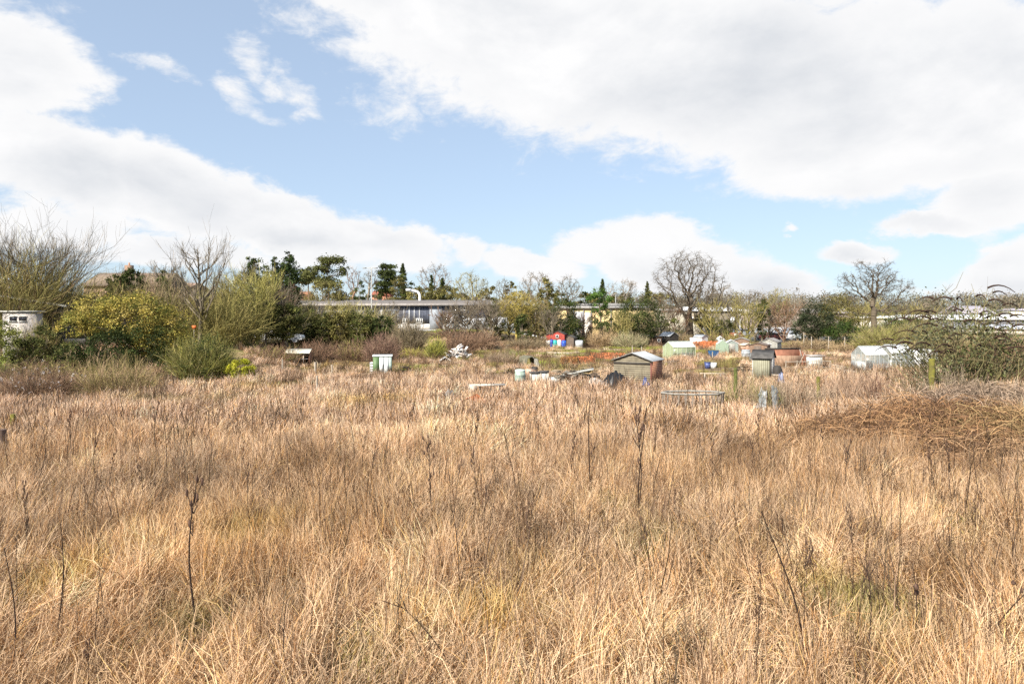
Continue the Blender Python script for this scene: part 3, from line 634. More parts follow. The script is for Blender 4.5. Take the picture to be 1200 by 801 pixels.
def cover():
    rng = np.random.default_rng(3)
    X_, Y_, V_, S_, R_ = [], [], [], [], []
    for (a, b, den, sc, near) in [(2.0, 9, 17, 1.0, 1), (9, 17, 15, 1.0, 1), (17, 24, 10, 1.1, 1), (21, 36, 7.0, 0.9, 0), (36, 52, 5.5, 0.9, 0), (52, 62, 2.2, 0.9, 0), (62, 78, 2.0, 0.8, 0), (78, 104, 1.1, 0.75, 0)]:
        x, y = spread(a, b, den, rng)
        k = clear(x, y)
        gr = patch_weight(x, y, ('green',)); k &= rng.uniform(size=len(x)) > gr * (0.45 if a < 52 else 1.0)
        if a >= 36:     # weeds thin out in patches over the plots and up the left bank
            m = fbm(x, y, 4.5, 1); k &= (m > 0.44 + 0.004 * (a - 36)) | (y < 43)
            
        x, y = x[k], y[k]; n = len(x); lay = fbm(x, y, 3.2, 3)
        if near: v = np.where(rng.uniform(size=n) < np.clip((lay - .3) * 2.5, .1, .9), rng.integers(7, 14, n), rng.integers(0, 7, n))
        else: v = np.where(rng.uniform(size=n) < np.clip((lay - .3) * 2.0, .1, .6), rng.integers(19, 22, n), rng.integers(14, 19, n))
        h = 0.5 + 1.0 * fbm(x, y, 2.4, 2) - .25 * (y > 44) + 0.1 * rng.normal(size=n); h *= 1 - 0.35 * patch_weight(x, y, ('green', 'olive', 'gold'))
        s = sc * rng.uniform(.85, 1.15, n)
        X_.append(x); Y_.append(y); V_.append(v); S_.append(np.stack([s, s, s * h], 1)); R_.append(rots(x, y, rng, 1.15))
    x, y = np.concatenate(X_), np.concatenate(Y_)
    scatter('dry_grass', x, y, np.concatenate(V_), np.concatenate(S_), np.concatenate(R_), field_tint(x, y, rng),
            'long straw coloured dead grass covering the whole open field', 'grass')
    # green grass
    X_, Y_ = [], []
    for (a, b, den) in [(3, 16, 14), (16, 50, 9), (44, 70, 5.5), (70, 118, 3.2)]:
        x, y = spread(a, b, den, rng); g = patch_weight(x, y, ('green', 'olive'))
        if a >= 44: g = np.maximum(g, np.clip((fbm(x, y, 4.0, 4) - .54) * 5, 0, .6)); g = np.where((x < -20) & (y > 52), g * .5, g)
        k = (rng.uniform(size=len(x)) < g) & clear(x, y); X_.append(x[k]); Y_.append(y[k])
    x, y = np.concatenate(X_), np.concatenate(Y_); n = len(x)
    g = patch_weight(x, y, ('green',))[:, None]; b = fbm(x, y, 3.0, 2)[:, None]
    t = (np.array([0.36, 0.29, 0.11]) * (1 - g) + np.array([0.36, 0.38, 0.08]) * g) * (0.6 + 0.7 * b)
    lb = ((x < -22) & (y > 50))[:, None]; t = np.where(lb, t * np.array([.85, .95, .7]), t)
    s = np.where(y > 60, 1.25, 1.0) * rng.uniform(.8, 1.2, n)
    scatter('green_grass', x, y, rng.integers(22, 26, n), np.stack([s, s, s * np.where(y > 44, .8, 1.1)], 1), np.stack([0 * x, 0 * x, rng.uniform(0, 6, n)], 1),
            np.clip(t * (1 + .15 * rng.normal(size=(n, 1))), .01, .8), 'patches of short green grass showing between the dead grass and on the plots', 'grass')
    # brown branching weeds and thin dead stalks
    X_, Y_, V_ = [], [], []
    for (a, b, d1, d2) in [(5, 12, .35, 1.5), (12, 22, .45, 1.9), (22, 46, .4, .85), (46, 70, .7, .25), (70, 104, .45, .03)]:
        for d, lo, hi in ((d1, 26, 31), (d2, 31, 37)):
            x, y = spread(a, b, d * 1.6, rng); w = fbm(x, y, 5.5, 1 if lo == 26 else 5 % 3)
            right = ss(-4, 8, x) * (y < 40) * 0.10 + patch_weight(x, y, ('brown',)) * .3
            k = (w + right > 0.40) & clear(x, y) & ~((x < -22) & (y > 50)); x, y = x[k], y[k]
            X_.append(x); Y_.append(y); V_.append(rng.integers(lo, hi, len(x)) + (6 if lo == 31 and a >= 20 else 0))
    x, y, v = map(np.concatenate, (X_, Y_, V_)); n = len(x)
    c = pal(rng, n, [(0.20, 0.125, 0.075), (0.09, 0.058, 0.04), (0.28, 0.185, 0.12), (0.13, 0.095, 0.06)], None, .2)
    s = rng.uniform(.6, 1.05, n); s = np.where(v >= 31, s * 1.2, s)
    scatter('weed_stalks', x, y, v, np.stack([s, s, s], 1), np.stack([.12 * rng.normal(size=n), .12 * rng.normal(size=n), rng.uniform(0, 6, n)], 1),
            c, 'thin brown dead weed stalks scattered in between the dead grass', 'weeds')

# ================================================================ DEAD STALKS that stand out one by one
def stalk_mesh(seed, branches=5, head=None, bow=0.05):
    rng = np.random.default_rng(seed); g = Geo(); k = 9
    t = np.linspace(0, 1, k); P = np.stack([bow * np.sin(t * 3.0), 0.02 * np.sin(t * 5 + seed), t], 1)
    r = 0.0075 * (1 - t * .65); c = np.array([(0.040, 0.026, 0.020)])
    tubes(g, P[:-1], P[1:], r[:-1], r[1:], np.repeat(c, k - 1, 0), 5); gm = Geo()
    tips = [P[-1]]
    for i in range(branches):
        a = rng.uniform(.45, .95); b = rng.uniform(0, 6.28); p = np.array([np.interp(a, t, P[:, 0]), 0, a]); L = rng.uniform(.06, .17)
        q = p + np.array([math.cos(b) * L * .5, math.sin(b) * L * .5, L]); bar(g, p, (p + q) / 2 + rng.normal(size=3) * .01, .004, 4, c[0]); bar(g, (p + q) / 2, q, .003, 4, c[0]); tips.append(q)
    gm = []
    def hd():
        gm.append(Geo()); return gm[-1]
    def egg(q, r, h):
        n = 9; t_ = np.arange(n) / n * 6.283; pr = [(0.15, -.5), (.8, -.3), (1, 0), (.75, .3), (.1, .55)]; G = hd()
        V = [(q[0] + r * a * math.cos(u) * rng.uniform(.75, 1.25), q[1] + r * a * math.sin(u) * rng.uniform(.75, 1.25), q[2] + h * b * rng.uniform(.9, 1.1)) for a, b in pr for u in t_]
        cc = np.clip(np.array([(.09, .055, .04)]) * rng.uniform(.6, 1.6, (len(V), 1)), 0, 1)
        G.add(V, [(m * n + k_, m * n + (k_ + 1) % n, (m + 1) * n + (k_ + 1) % n, (m + 1) * n + k_) for m in range(4) for k_ in range(n)], cc)
    if head == 'seed':
        for q in tips: egg(q, .009, .05)
    if head == 'ball':
        for q in tips[:2]: egg(q, .026, .07)
    return g, gm
STALKS = []
def stalk_proto(i, seed, br, head):
    g, gm = stalk_mesh(seed, br, head); o = bpy.data.objects.new('dead_stalk', None); COL.objects.link(o)
    g.build('stem', TWIG(), o)
    for h_ in gm: h_.build('seed_head', TWIG(), o)
    return o
for i, (br, hd) in enumerate([(0, None), (3, None), (5, 'seed'), (8, 'seed'), (3, 'ball'), (1, None)]): STALKS.append(stalk_proto(i, i + 3, br, hd))
used_st = set()
def stalk(kind, px, pb, tx, tp, label=None, thick=1.0, spin=None):
    """base pixel and top pixel in the upright plane through the base"""
    x, y = hit(px, pb, .30); z = tz(x, y); X1, Z1 = X(tx, y), Z(tp, y)
    L = math.hypot(X1 - x, Z1 - z); o = STALKS[kind] if kind not in used_st else copy_tree(STALKS[kind]); used_st.add(kind)
    lean = math.atan2(X1 - x, Z1 - z); o.location = (x, y, z - .02); o.scale = (L * thick, L * thick, L)
    o.rotation_euler = (rnd.uniform(-.08, .08), lean, rnd.uniform(0, 6.28) if spin is None else spin)
    tag(o, label or 'thin upright dead stalk standing in the straw coloured grass', 'dead stalk', 'dead stalks in the field'); return o
def stalks():
    S = [  # kind, base px, base py, top px, top py, label
        (0, 10, 785, 7, 640, 'dark dead stalk at the left edge of the picture, nearest of all stalks there'),
        (0, 60, 745, 68, 612, 'straight dark stalk just right of the one at the left edge of the picture'),
        (2, 228, 730, 228, 560, 'tall dark stalk with seed heads in the left foreground grass'),
        (5, 338, 780, 336, 690, 'short dark stalk in the left foreground grass beside a green tuft'),
        (3, 112, 800, 116, 745, 'low bushy dark stalk at the bottom left corner of the grass'),
        (0, 945, 768, 886, 592, 'long dark stem leaning left in the right foreground grass'),
        (1, 1014, 765, 1012, 657, 'dark upright stick standing over the bright green tuft at bottom right'),
        (4, 1078, 770, 1073, 684, 'dead teasel with a round brown head right of the green tuft'),
        (4, 1192, 740, 1187, 680, 'dead teasel with a round brown head by the right edge of the picture'),
        (1, 1145, 745, 1078, 655, 'thin dark stem slanting left between the two teasels'),
        (1, 540, 770, 462, 690, 'dark fallen stem slanting through the middle foreground grass'),
        (0, 688, 660, 686, 590, 'dark stick standing in the middle foreground above the olive patch'),
        (1, 605, 582, 590, 505, 'dark leaning stalk in the middle of the field'),
        (3, 745, 600, 741, 478, 'tall dark stalk of a close pair in the middle distance, left one'),
        (1, 752, 605, 751, 476, 'tall dark stalk of a close pair in the middle distance, right one'),
        (0, 692, 570, 690, 455, 'tall mossy stick between the shed and the camera'),
        (1, 680, 525, 673, 462, 'shorter stick left of the tall mossy stick in front of the shed'),
        (3, 507, 600, 505, 510, 'branching dark stalk left of the field centre'),
        (2, 183, 530, 182, 470, 'slim dark stalk in the far left of the field'),
        (1, 308, 530, 290, 478, 'slim dark stalk leaning left in the far left of the field')]
    for k, a, b, c, d, l in S: stalk(k, a, b, c, d, l)
    for i in range(230):
        py = rnd.choice([rnd.uniform(490, 560), rnd.uniform(500, 600), rnd.uniform(540, 660), rnd.uniform(620, 780)]); px = rnd.uniform(5, 1195) if rnd.random() < .6 else rnd.gauss(880, 170)
        h = rnd.uniform(.6, 1.25) * 820 / (4.4 * 820 / (py - 368)) * 1.15
        stalk(rnd.choice([0, 1, 1, 2, 3, 5, 5]), px, py, px + rnd.gauss(0, .16) * h, py - h, thick=.6 if py > 600 else .95)

# ================================================================ TREES AND SHRUBS
def env(px0, px1, top, bot, Y, fy=0.8):
    """ellipsoid seen between those photo columns and rows at depth Y, in coordinates local to (X(mid), Y, ground)"""
    return px0, px1, top, bot, Y, fy
def local_blobs(es, x0, y0, z0):
    out = []
    for (a, b, t, bo, Y, fy) in es:
        cx = X((a + b) / 2, Y); rx = (b - a) / 2 / F * Y; zt, zb = Z(t, Y), Z(bo, Y)
        out.append((cx - x0, Y - y0, (zt + zb) / 2 - z0, rx, rx * fy, (zt - zb) / 2))
    return out
BARKG = [(0.17, 0.14, 0.10), (0.22, 0.18, 0.13), (0.12, 0.10, 0.07)]
BARKO = [(0.25, 0.22, 0.075), (0.19, 0.165, 0.06), (0.32, 0.26, 0.10)]
BARKY = [(0.42, 0.34, 0.09), (0.34, 0.27, 0.07), (0.26, 0.20, 0.08)]
BARKR = [(0.20, 0.12, 0.08), (0.26, 0.16, 0.10), (0.15, 0.10, 0.07)]
GRN = {'dark': [(0.065, 0.080, 0.028), (0.10, 0.12, 0.035), (0.035, 0.048, 0.016)],
       'ivy': [(0.09, 0.105, 0.03), (0.15, 0.155, 0.045), (0.05, 0.06, 0.02), (0.22, 0.20, 0.07)],
       'olive': [(0.20, 0.185, 0.055), (0.14, 0.13, 0.045), (0.28, 0.23, 0.08), (0.11, 0.09, 0.04)],
       'yellow': [(0.50, 0.38, 0.09), (0.38, 0.32, 0.07), (0.10, 0.12, 0.03), (0.62, 0.48, 0.16)],
       'bright': [(0.42, 0.42, 0.03), (0.30, 0.32, 0.03), (0.50, 0.46, 0.06)],
       'fresh': [(0.13, 0.22, 0.04), (0.08, 0.14, 0.03), (0.05, 0.09, 0.025)],
       'grey': [(0.17, 0.18, 0.09), (0.12, 0.13, 0.05), (0.25, 0.25, 0.16), (0.10, 0.11, 0.035)],
       'pine': [(0.11, 0.12, 0.04), (0.15, 0.15, 0.05), (0.07, 0.075, 0.025)],
       'brown': [(0.20, 0.13, 0.07), (0.28, 0.19, 0.10), (0.14, 0.09, 0.055)],
       'haze': [(0.15, 0.135, 0.11), (0.19, 0.17, 0.13), (0.13, 0.13, 0.09)]}
_seed = [100]
def nrng(): _seed[0] += 1; return np.random.default_rng(_seed[0])
def bare_tree(px, Y, crown, top_trunk, tr, label, group=None, bark=BARKG, n=500, step=None, jit=.3, name='bare_tree', leafs=None, twig=.8, tw=None, ntw=3, up=.1, lean=0, cat='tree', rmin=None, z=None, cap=9000, power=2.3):
    x = X(px, Y); z0 = tz(x, Y) - .05 if z is None else z; rng = nrng()
    bl = local_blobs([env(*c[:4], c[4] if len(c) > 4 else Y) for c in crown], x, Y, z0)
    th = max(0.3, Z(top_trunk, Y) - z0); pxm = Y / 700.0
    st = step or max(.22, pxm * 2.4)
    gt, gc = tree_wood(rng, bl, th, tr, n, st, jit, lean, twig, tw or max(.02, pxm * .22), ntw, bark, up, rmin or max(.014, pxm * .14), cap=cap, power=power)
    o = empty(name, x, Y, z=z0, label=label, cat=cat, group=group)
    gt.build('trunk', TWIG(), o); gc.build('crown', TWIG(), o)
    if leafs:
        for (nm, es, m, col, size) in leafs:
            g = Geo(); blob_leaves(g, local_blobs([env(*e) for e in es], x, Y, z0), m, size, GRN[col], rng); g.build(nm, LEAF(), o)
    return o
def fan_tree(px, Y, w_px, top, tr, label, n1=16, n2=9, n3=4, bark=BARKG, low=.15, el=(48, 72), group=None, name='bare_tree', cat='tree', w=None):
    x = X(px, Y); z0 = tz(x, Y) - .05; rng = nrng(); H = (Z(top, Y) - z0) * .80
    gt, gc = fan_wood(rng, H, w_px / 2 / F * Y, tr, n1, n2, n3, w or max(.02, Y / 700 * .24), bark, low, el)
    o = empty(name, x, Y, z=z0, label=label, cat=cat, group=group); gt.build('trunk', TWIG(), o); gc.build('crown', TWIG(), o); return o
def leafy(name, px, Y, es, n, size, col, label, cat='tree', group=None, tr=.15, trunk=True, inner=.6, clump=.13, twn=0, twc=BARKG, z=None, cvar=.25, wts=None):
    x = X(px, Y); z0 = tz(x, Y) - .05 if z is None else z; rng = nrng()
    bl = local_blobs([env(*(e if len(e) > 4 else (*e, Y))) for e in es], x, Y, z0)
    o = empty(name, x, Y, z=z0, label=label, cat=cat, group=group)
    g = Geo(); blob_leaves(g, bl, n, size, GRN[col] if isinstance(col, str) else col, rng, wts, clump, inner, cvar=cvar); g.build('crown' if trunk else 'foliage', LEAF(), o)
    tg = Geo(); top = max(b[2] for b in bl)
    if trunk:
        P = [np.array([0, 0, -.2])]
        for i in range(6): P.append(np.array([.1 * math.sin(i), .05 * math.cos(i * 2), top * (i + 1) / 6]))
        for i in range(6): bar(tg, P[i], P[i + 1], tr * (1 - i * .13), 8, twc[0], tr * (1 - (i + 1) * .13))
        for b in bl:
            for k in range(5):
                d = unit(rng.normal(size=3)) * b[3:6] * .7; s = P[rng.integers(2, 6)]; e = np.array(b[:3]) + d
                bar(tg, s, (s + e) / 2 + [0, 0, .1], tr * .35, 5, twc[1], tr * .25); bar(tg, (s + e) / 2 + [0, 0, .1], e, tr * .25, 4, twc[1], tr * .08)
        tg.build('trunk', TWIG(), o)
    else:
        rx = max(b[3] for b in bl)
        thicket(tg, rng, rx, rx * .8, max(b[2] + b[5] for b in bl) * .95, max(12, twn or 40), max(.015, Y / 700 * .25), twc, 3); tg.build('stems', TWIG(), o)
    return o
def bush(name, px, Y, w_px, top, n, label, cols, col_leaf=None, nl=0, ls=.1, w=None, cat='bush', group=None, sub=4, wts=None, base=None, fy=.8, extra=None):
    x = X(px, Y); z0 = tz(x, Y) - .05 if base is None else Z(base, Y); rng = nrng()
    h = Z(top, Y) - z0; rx = w_px / 2 / F * Y; o = empty(name, x, Y, z=z0, label=label, cat=cat, group=group)
    g = Geo(); tips = thicket(g, rng, rx, rx * fy, h, int(n * 1.7), w or max(.012, Y / 700 * .26), cols, sub, wts, .55)
    if Y < 53: KEEP.append((x, Y, rx * .75))
    g.build('stems', TWIG(), o)
    if nl:
        g = Geo(); blob_leaves(g, [(0, 0, h * .45, rx * .85, rx * fy * .8, h * .48)], nl, ls, GRN[col_leaf], rng, None, .18, .3); g.build('foliage', LEAF(), o)
    if extra: extra(o, tips, rng)
    return o
def conifer(px, Y, w_px, top, base, col, label, group=None, n=5000, size=.3, name='conifer', layers=12, droop=.25, z=None, cat='tree'):
    x = X(px, Y); z0 = tz(x, Y) - .05 if z is None else z; rng = nrng(); zt, zb = Z(top, Y) - z0, Z(base, Y) - z0; rx = w_px / 2 / F * Y
    o = empty(name, x, Y, z=z0, label=label, cat=cat, group=group); g = Geo(); tg = Geo()
    bar(tg, (0, 0, -.2), (0, 0, zt * .98), .18, 7, (.12, .09, .06), .03)
    m = layers * 9; t = np.sort(rng.uniform(0, 1, m)) ; a = rng.uniform(0, 6.28, m); r = rx * (1 - t) ** .8 * rng.uniform(.65, 1.1, m) + .05
    e = np.stack([r * np.cos(a), r * np.sin(a), zb + (zt - zb) * t - droop * r], 1); s = np.stack([0 * r, 0 * r, zb + (zt - zb) * t], 1)
    tubes(tg, s, e, .035, .01, (.12, .09, .06), 3); tg.build('trunk', TWIG(), o)
    ci = rng.integers(0, m, n); u = rng.uniform(.15, 1.05, (n, 1)); c = s[ci] * (1 - u) + e[ci] * u + rng.normal(size=(n, 3)) * (r[ci][:, None] * .12 + .05)
    leaves(g, c, size, pal(rng, m, GRN[col], None, .25)[ci] * rng.uniform(.7, 1.3, (n, 1)), rng, aspect=.4)
    g.build('crown', LEAF(), o); return o
def plate_tree(px, Y, plates, col, label, n=6000, size=.25, name='cedar_tree', tr=.3, z=None):
    """cedar / pine: flat plates of needles on a visible trunk; plates = [(px0,px1,top,bottom)]"""
    x = X(px, Y); z0 = tz(x, Y) - .05 if z is None else z; rng = nrng()
    o = empty(name, x, Y, z=z0, label=label, cat='tree'); bl = local_blobs([env(*p, Y, .9) for p in plates], x, Y, z0)
    top = max(b[2] for b in bl); tg = Geo()
    for i in range(8): bar(tg, (.15 * math.sin(i * .8), 0, top * i / 8 - .1), (.15 * math.sin((i + 1) * .8), 0, top * (i + 1) / 8 - .1), tr * (1 - i * .1), 8, (.17, .12, .08), tr * (1 - (i + 1) * .1))
    for b in bl:
        for k in range(7):
            e = np.array(b[:3]) + unit(rng.normal(size=3)) * np.array(b[3:6]) * .8; s = np.array([0, 0, max(.5, b[2] - abs(b[0]) * .3 - .4)])
            bar(tg, s, (s + e) / 2 + [0, 0, -.1], .07, 5, (.14, .10, .07), .05); bar(tg, (s + e) / 2 + [0, 0, -.1], e, .05, 4, (.14, .10, .07), .02)
    tg.build('trunk', TWIG(), o)
    g = Geo(); blob_leaves(g, bl, n, size, GRN[col], rng, None, .22, .2, nclump=n // 30); g.build('crown', LEAF(), o); return o

def plants():
    # ---- left side
    fan_tree(30, 60, 175, 262, .17, 'wide bare tree with an olive mossy base at the far left of the picture', n1=70, n2=13, n3=4, low=.05, el=(42, 72))
    bush('moss_grown_thicket', 12, 58, 200, 284, 620, 'olive mass of leaning twigs under the far left bare tree', BARKO + [(.22, .15, .08)], cat='thicket', sub=5, w=.03, base=398)
    leafy('laurel_shrub', 148, 52, [(84, 150, 343, 392), (120, 200, 342, 398), (165, 224, 354, 425), (70, 118, 362, 396), (186, 232, 380, 442), (140, 190, 380, 420)], 30000, .13, 'yellow', 'large shrub with yellow variegated leaves on the left, the biggest yellow thing in view', 'shrub', tr=.14, cvar=.3, wts=[.26, .26, .38, .10])
    leafy('evergreen_shrub', 130, 50.8, [(100, 160, 384, 446), (140, 200, 378, 438), (62, 112, 400, 448)], 17000, .13, [(.04, .055, .018), (.07, .09, .028), (.025, .035, .012)], 'dark evergreen undergrowth below the yellow variegated shrub', 'shrub', trunk=False)  # leaf colours lowered to put the hollows' shade into the foliage
    leafy('evergreen_shrub', 50, 50, [(30, 66, 382, 420), (12, 50, 396, 436), (55, 98, 400, 440)], 6500, .13, 'ivy', 'dark green shrub in front of the white walled garden building', 'shrub', trunk=False)
    leafy('evergreen_shrub', 2, 49, [(-35, 22, 372, 425)], 4500, .13, [(0.2, .22, .05), (.35, .34, .10), (.08, .1, .03)], 'light green shrub cut by the left edge of the picture', 'shrub', trunk=False)
    bush('bramble_bank', 60, 47.5, 130, 420, 380, 'dark brown bramble bank between the evergreen undergrowth and the seed head bush', BARKR + BARKO, 'olive', 1500, .09, cat='bramble')
    def fluff(o, tips, rng):
        g = Geo(); k = tips[tips[:, 2] > tips[:, 2].max() * .35]; k = k[rng.choice(len(k), min(85, len(k)))]
        c = np.repeat(k, 6, 0) + rng.normal(size=(len(k) * 6, 3)) * .04; leaves(g, c, .06, pal(rng, len(c), [(.6, .56, .53), (.48, .43, .4)]), rng, aspect=.8); g.build('seed_heads', LEAF(), o)
    bush('twiggy_bush', 44, 51.5, 60, 372, 200, 'olive twigs half hiding the small white walled hut', BARKO + BARKR[:1], 'olive', 700, .1)
    bush('clematis_bush', 45, 37, 115, 425, 520, 'reddish brown bush dotted with white fluffy seed heads at the left edge', BARKR + [(.24, .17, .1)], extra=fluff)
    bush('twiggy_bush', 138, 38, 112, 416, 560, 'olive and tan twiggy bush right of the one with white seed heads', [(.30, .24, .10), (.36, .25, .15), (.20, .17, .07)])
    bush('twiggy_bush', 95, 38.5, 70, 438, 260, 'low dark brown bush between the seed head bush and the olive twiggy bush', BARKR)
    bush('broom_bush', 237, 49, 92, 390, 520, 'olive green arching bush with dark leaves low down, right of the yellow shrub', [(.22, .21, .05), (.16, .16, .05), (.28, .24, .10)], 'dark', 3500, .13)
    leafy('golden_shrub', 283, 48.5, [(267, 299, 419, 449)], 4200, .11, 'bright', 'small bright yellow green rounded shrub at the edge of the field', 'shrub', trunk=False, cvar=.12)
    bush('brown_thicket', 205, 46.5, 130, 446, 320, 'low grey brown scrub along the field edge below the arching bush', [(.30, .22, .14), (.2, .16, .1)], cat='thicket')
    fan_tree(233, 66, 84, 258, .22, 'tall slender bare tree rising high above the left hedge', n1=24, n2=9, n3=3, low=.2, el=(55, 72))
    bush('moss_grown_thicket', 250, 69, 150, 335, 480, 'olive green thicket around the foot of the tall slender bare tree', BARKO, cat='thicket', w=.035)
    fan_tree(194, 78, 44, 290, .15, 'thin bare tree behind the tall slender one, on its left', n1=18)
    fan_tree(213, 80, 30, 296, .12, 'thin bare sapling just left of the trunk of the tall slender tree', n1=14)
    fan_tree(268, 82, 46, 308, .14, 'olive bare tree right of the tall slender one', n1=26, n3=5, bark=BARKO)
    fan_tree(287, 86, 30, 290, .12, 'thin brown bare tree left of the yellowish green willow', n1=16)
    fan_tree(170, 86, 40, 305, .12, 'brown bare tree over the ridge of the brown roofed house', n1=18, bark=BARKR)
    fan_tree(152, 84, 42, 299, .15, 'small bare tree beside the chimney of the brown roofed house', n1=24, bark=BARKG + BARKO[:1])
    leafy('evergreen_tree', 145, 70, [(125, 150, 324, 350), (142, 168, 316, 350)], 5000, .22, 'dark', 'dark evergreen with two rounded heads below the chimney', tr=.14)
    leafy('evergreen_tree', 192, 72, [(184, 200, 315, 370)], 1800, .22, 'dark', 'narrow dark evergreen left of the tall slender bare tree', tr=.12)
    bush('willow_bush', 115, 64, 130, 322, 420, 'olive brown thicket behind the yellow variegated shrub', BARKO + BARKR[:1], cat='thicket', w=.035)
    bush('willow_bush', 185, 68, 90, 322, 320, 'brown thicket between the yellow variegated shrub and the tall slender bare tree', [(.24, .2, .1), (.28, .2, .13)], cat='thicket', w=.035)
    fan_tree(300, 72, 66, 300, .16, 'yellowish green bare willow in front of the dark conifers', bark=[(.38, .34, .11), (.30, .27, .09)], n1=44, n2=12, n3=5, low=.08, el=(40, 72))
    fan_tree(330, 74, 40, 318, .12, 'brown bare sapling right of the yellowish green willow', n1=26, n3=5, bark=BARKG + BARKR[:1])
    for (a, b, t, bo, l, n) in [(276, 312, 296, 352, 'dark green conifer, left of the close group of three', 4200), (305, 335, 298, 350, 'dark green conifer in the middle of the close group of three', 3200), (322, 352, 293, 350, 'dark green conifer, right and fullest of the close group of three', 5200)]:
        leafy('conifer', (a + b) / 2, 90, [(a, b, t + 8, bo + 12), ((a * 2 + b) / 3, (a + 2 * b) / 3 + 2, t - 4, t + 30), (a, b, t + 24, bo + 40)], n * 2, .24, [(.045, .07, .022), (.08, .105, .035), (.03, .045, .015)], l, group='dark conifers left of the long building', tr=.25, inner=.3, cvar=.3)
    # hedge of ivy covered trees
    for i, (a, b, t, bo, l) in enumerate([(238, 275, 358, 402, 'first ivy clad tree of the dense dark hedge, counting from the left'), (262, 305, 352, 400, 'second ivy clad tree from the left in the dense dark hedge'),
                                         (292, 330, 352, 396, 'ivy clad tree in the middle of the dense dark hedge'), (318, 352, 356, 398, 'last ivy clad tree of the dense dark hedge, left of the low white roofed shed')]):
        leafy('ivy_clad_tree', (a + b) / 2, 73, [(a - 3, b + 3, t, bo - 8), (a + 3, b - 3, bo - 26, bo)], 7500, .18, 'ivy', l, group='ivy clad trees of the dense hedge', tr=.16)
    for i, (a, b, t, bo, l) in enumerate([(343, 372, 362, 402, 'leftmost ivy clad tree in front of the long building'), (366, 392, 366, 404, 'second ivy clad tree from the left before the long building'), (384, 412, 358, 400, 'third ivy clad tree in front of the long building, with a pale top'),
                                         (408, 438, 362, 404, 'fourth ivy clad tree in front of the long building'), (436, 460, 368, 410, 'darkest ivy clad tree before the long building, by its white wall')]):
        leafy('ivy_clad_tree', (a + b) / 2, 88, [(a - 2, b + 2, t, bo - 10), (a, b, bo - 34, bo + 4)], 5200, .2, ('ivy' if i != 4 else 'dark') if i != 2 else 'olive', l, group='ivy clad trees before the long building', tr=.18)
    for px, w, t, l in [(355, 60, 352, 'mossy brown twigs above the left end of the tree row by the long building'), (445, 50, 362, 'grey brown twigs right of the tree row by the long building'), (300, 120, 350, 'olive twigs standing out of the top of the dense dark hedge')]:
        bush('moss_grown_thicket', px, 80 if px == 300 else 91, w, t, 320, l, BARKO + BARKG, cat='thicket', w=.035)
    bush('moss_grown_thicket', 400, 92, 120, 352, 360, 'mossy twigs rising behind the ivy clad trees of the long building', BARKO + [(.4, .36, .14)], cat='thicket', w=.04)
    # scrub in front of the hedges
    for (px, Y, w, top, n, l, c) in [
        (322, 62, 76, 402, 300, 'brown scrub behind the low white roofed shed', BARKR + BARKO[:1]),
        (372, 66, 60, 396, 260, 'brown scrub right of the low white roofed shed', BARKR), (412, 70, 60, 396, 260, 'brown scrub under the ivy clad trees', BARKR + BARKO[:1]),
        (448, 68, 52, 388, 320, 'maroon brown bramble above the green and white locker', [(.20, .12, .09), (.26, .17, .12)]), (480, 86, 50, 372, 330, 'grey twiggy bush before the white wall of the long building', [(.24, .19, .13), (.17, .14, .08)]),
        (482, 74, 44, 406, 200, 'low yellowish bush right of the maroon brown bramble', [(.36, .32, .08), (.28, .2, .1)]), (511, 72, 28, 393, 220, 'upright yellow green clump left of the white timber pile', [(.34, .32, .07), (.2, .2, .06)]),
        (560, 88, 66, 386, 330, 'brown bramble between the timber pile and the pale trees', BARKR + [(.3, .2, .13)]), (590, 66, 58, 411, 320, 'grey brown bramble mound left of the dark tent', [(.24, .18, .12), (.3, .22, .15)]),
        (618, 90, 58, 394, 260, 'brown scrub left of the red hut', [(.24, .18, .11), (.2, .16, .1)]), (538, 80, 50, 384, 200, 'brown scrub behind the white timber pile', BARKR),
        (706, 100, 48, 384, 280, 'tan arching scrub right of the red hut', [(.42, .30, .18), (.34, .24, .13)]), (738, 97, 50, 388, 280, 'grey green bramble left of the two far sheds', [(.26, .25, .13), (.34, .28, .17)]),
        (690, 46.5, 60, 444, 260, 'weedy scrub below the black sheeting', [(.26, .22, .11), (.34, .25, .15)]), (738, 45.5, 44, 446, 200, 'green brown weeds in front of the wooden shed', [(.28, .27, .10), (.3, .22, .12)]),
        (640, 47, 40, 446, 130, 'tan weeds around the white crates', [(.5, .38, .24), (.34, .26, .16)]), (945, 92, 80, 396, 300, 'brown hedge low in front of the parked vehicles', [(.30, .22, .13), (.24, .17, .1)]), (992, 86, 50, 399, 200, 'straw brown scrub below the dark rounded trees', [(.42, .3, .17), (.3, .22, .12)])]:
        bush('scrub_bush', px, Y, w, top, n, l, c, cat='scrub')
    # ---- skyline behind the long building
    plate_tree(385, 150, [(372, 404, 301, 310), (366, 390, 310, 320), (388, 410, 312, 324), (352, 376, 318, 330), (364, 400, 324, 338)], 'pine', 'broad flat topped pine on the skyline left of the lamp post', 6500, .38, 'pine_tree')
    plate_tree(362, 156, [(352, 374, 314, 324), (346, 366, 324, 334)], 'pine', 'smaller pine leaning left beside the broad flat topped pine', 2400, .38, 'pine_tree')
    leafy('evergreen_tree', 378, 128, [(362, 402, 328, 362)], 2600, .3, 'olive', 'olive green tree just above the left end of the long roof', tr=.2)
    bare_tree(414, 140, [(404, 426, 312, 345)], 352, .2, 'reddish bare tree left of the lamp post', bark=BARKR, n=300, up=.3)
    bare_tree(431, 146, [(424, 444, 314, 340)], 352, .2, 'slim grey bare tree right behind the lamp post', n=220, up=.3)
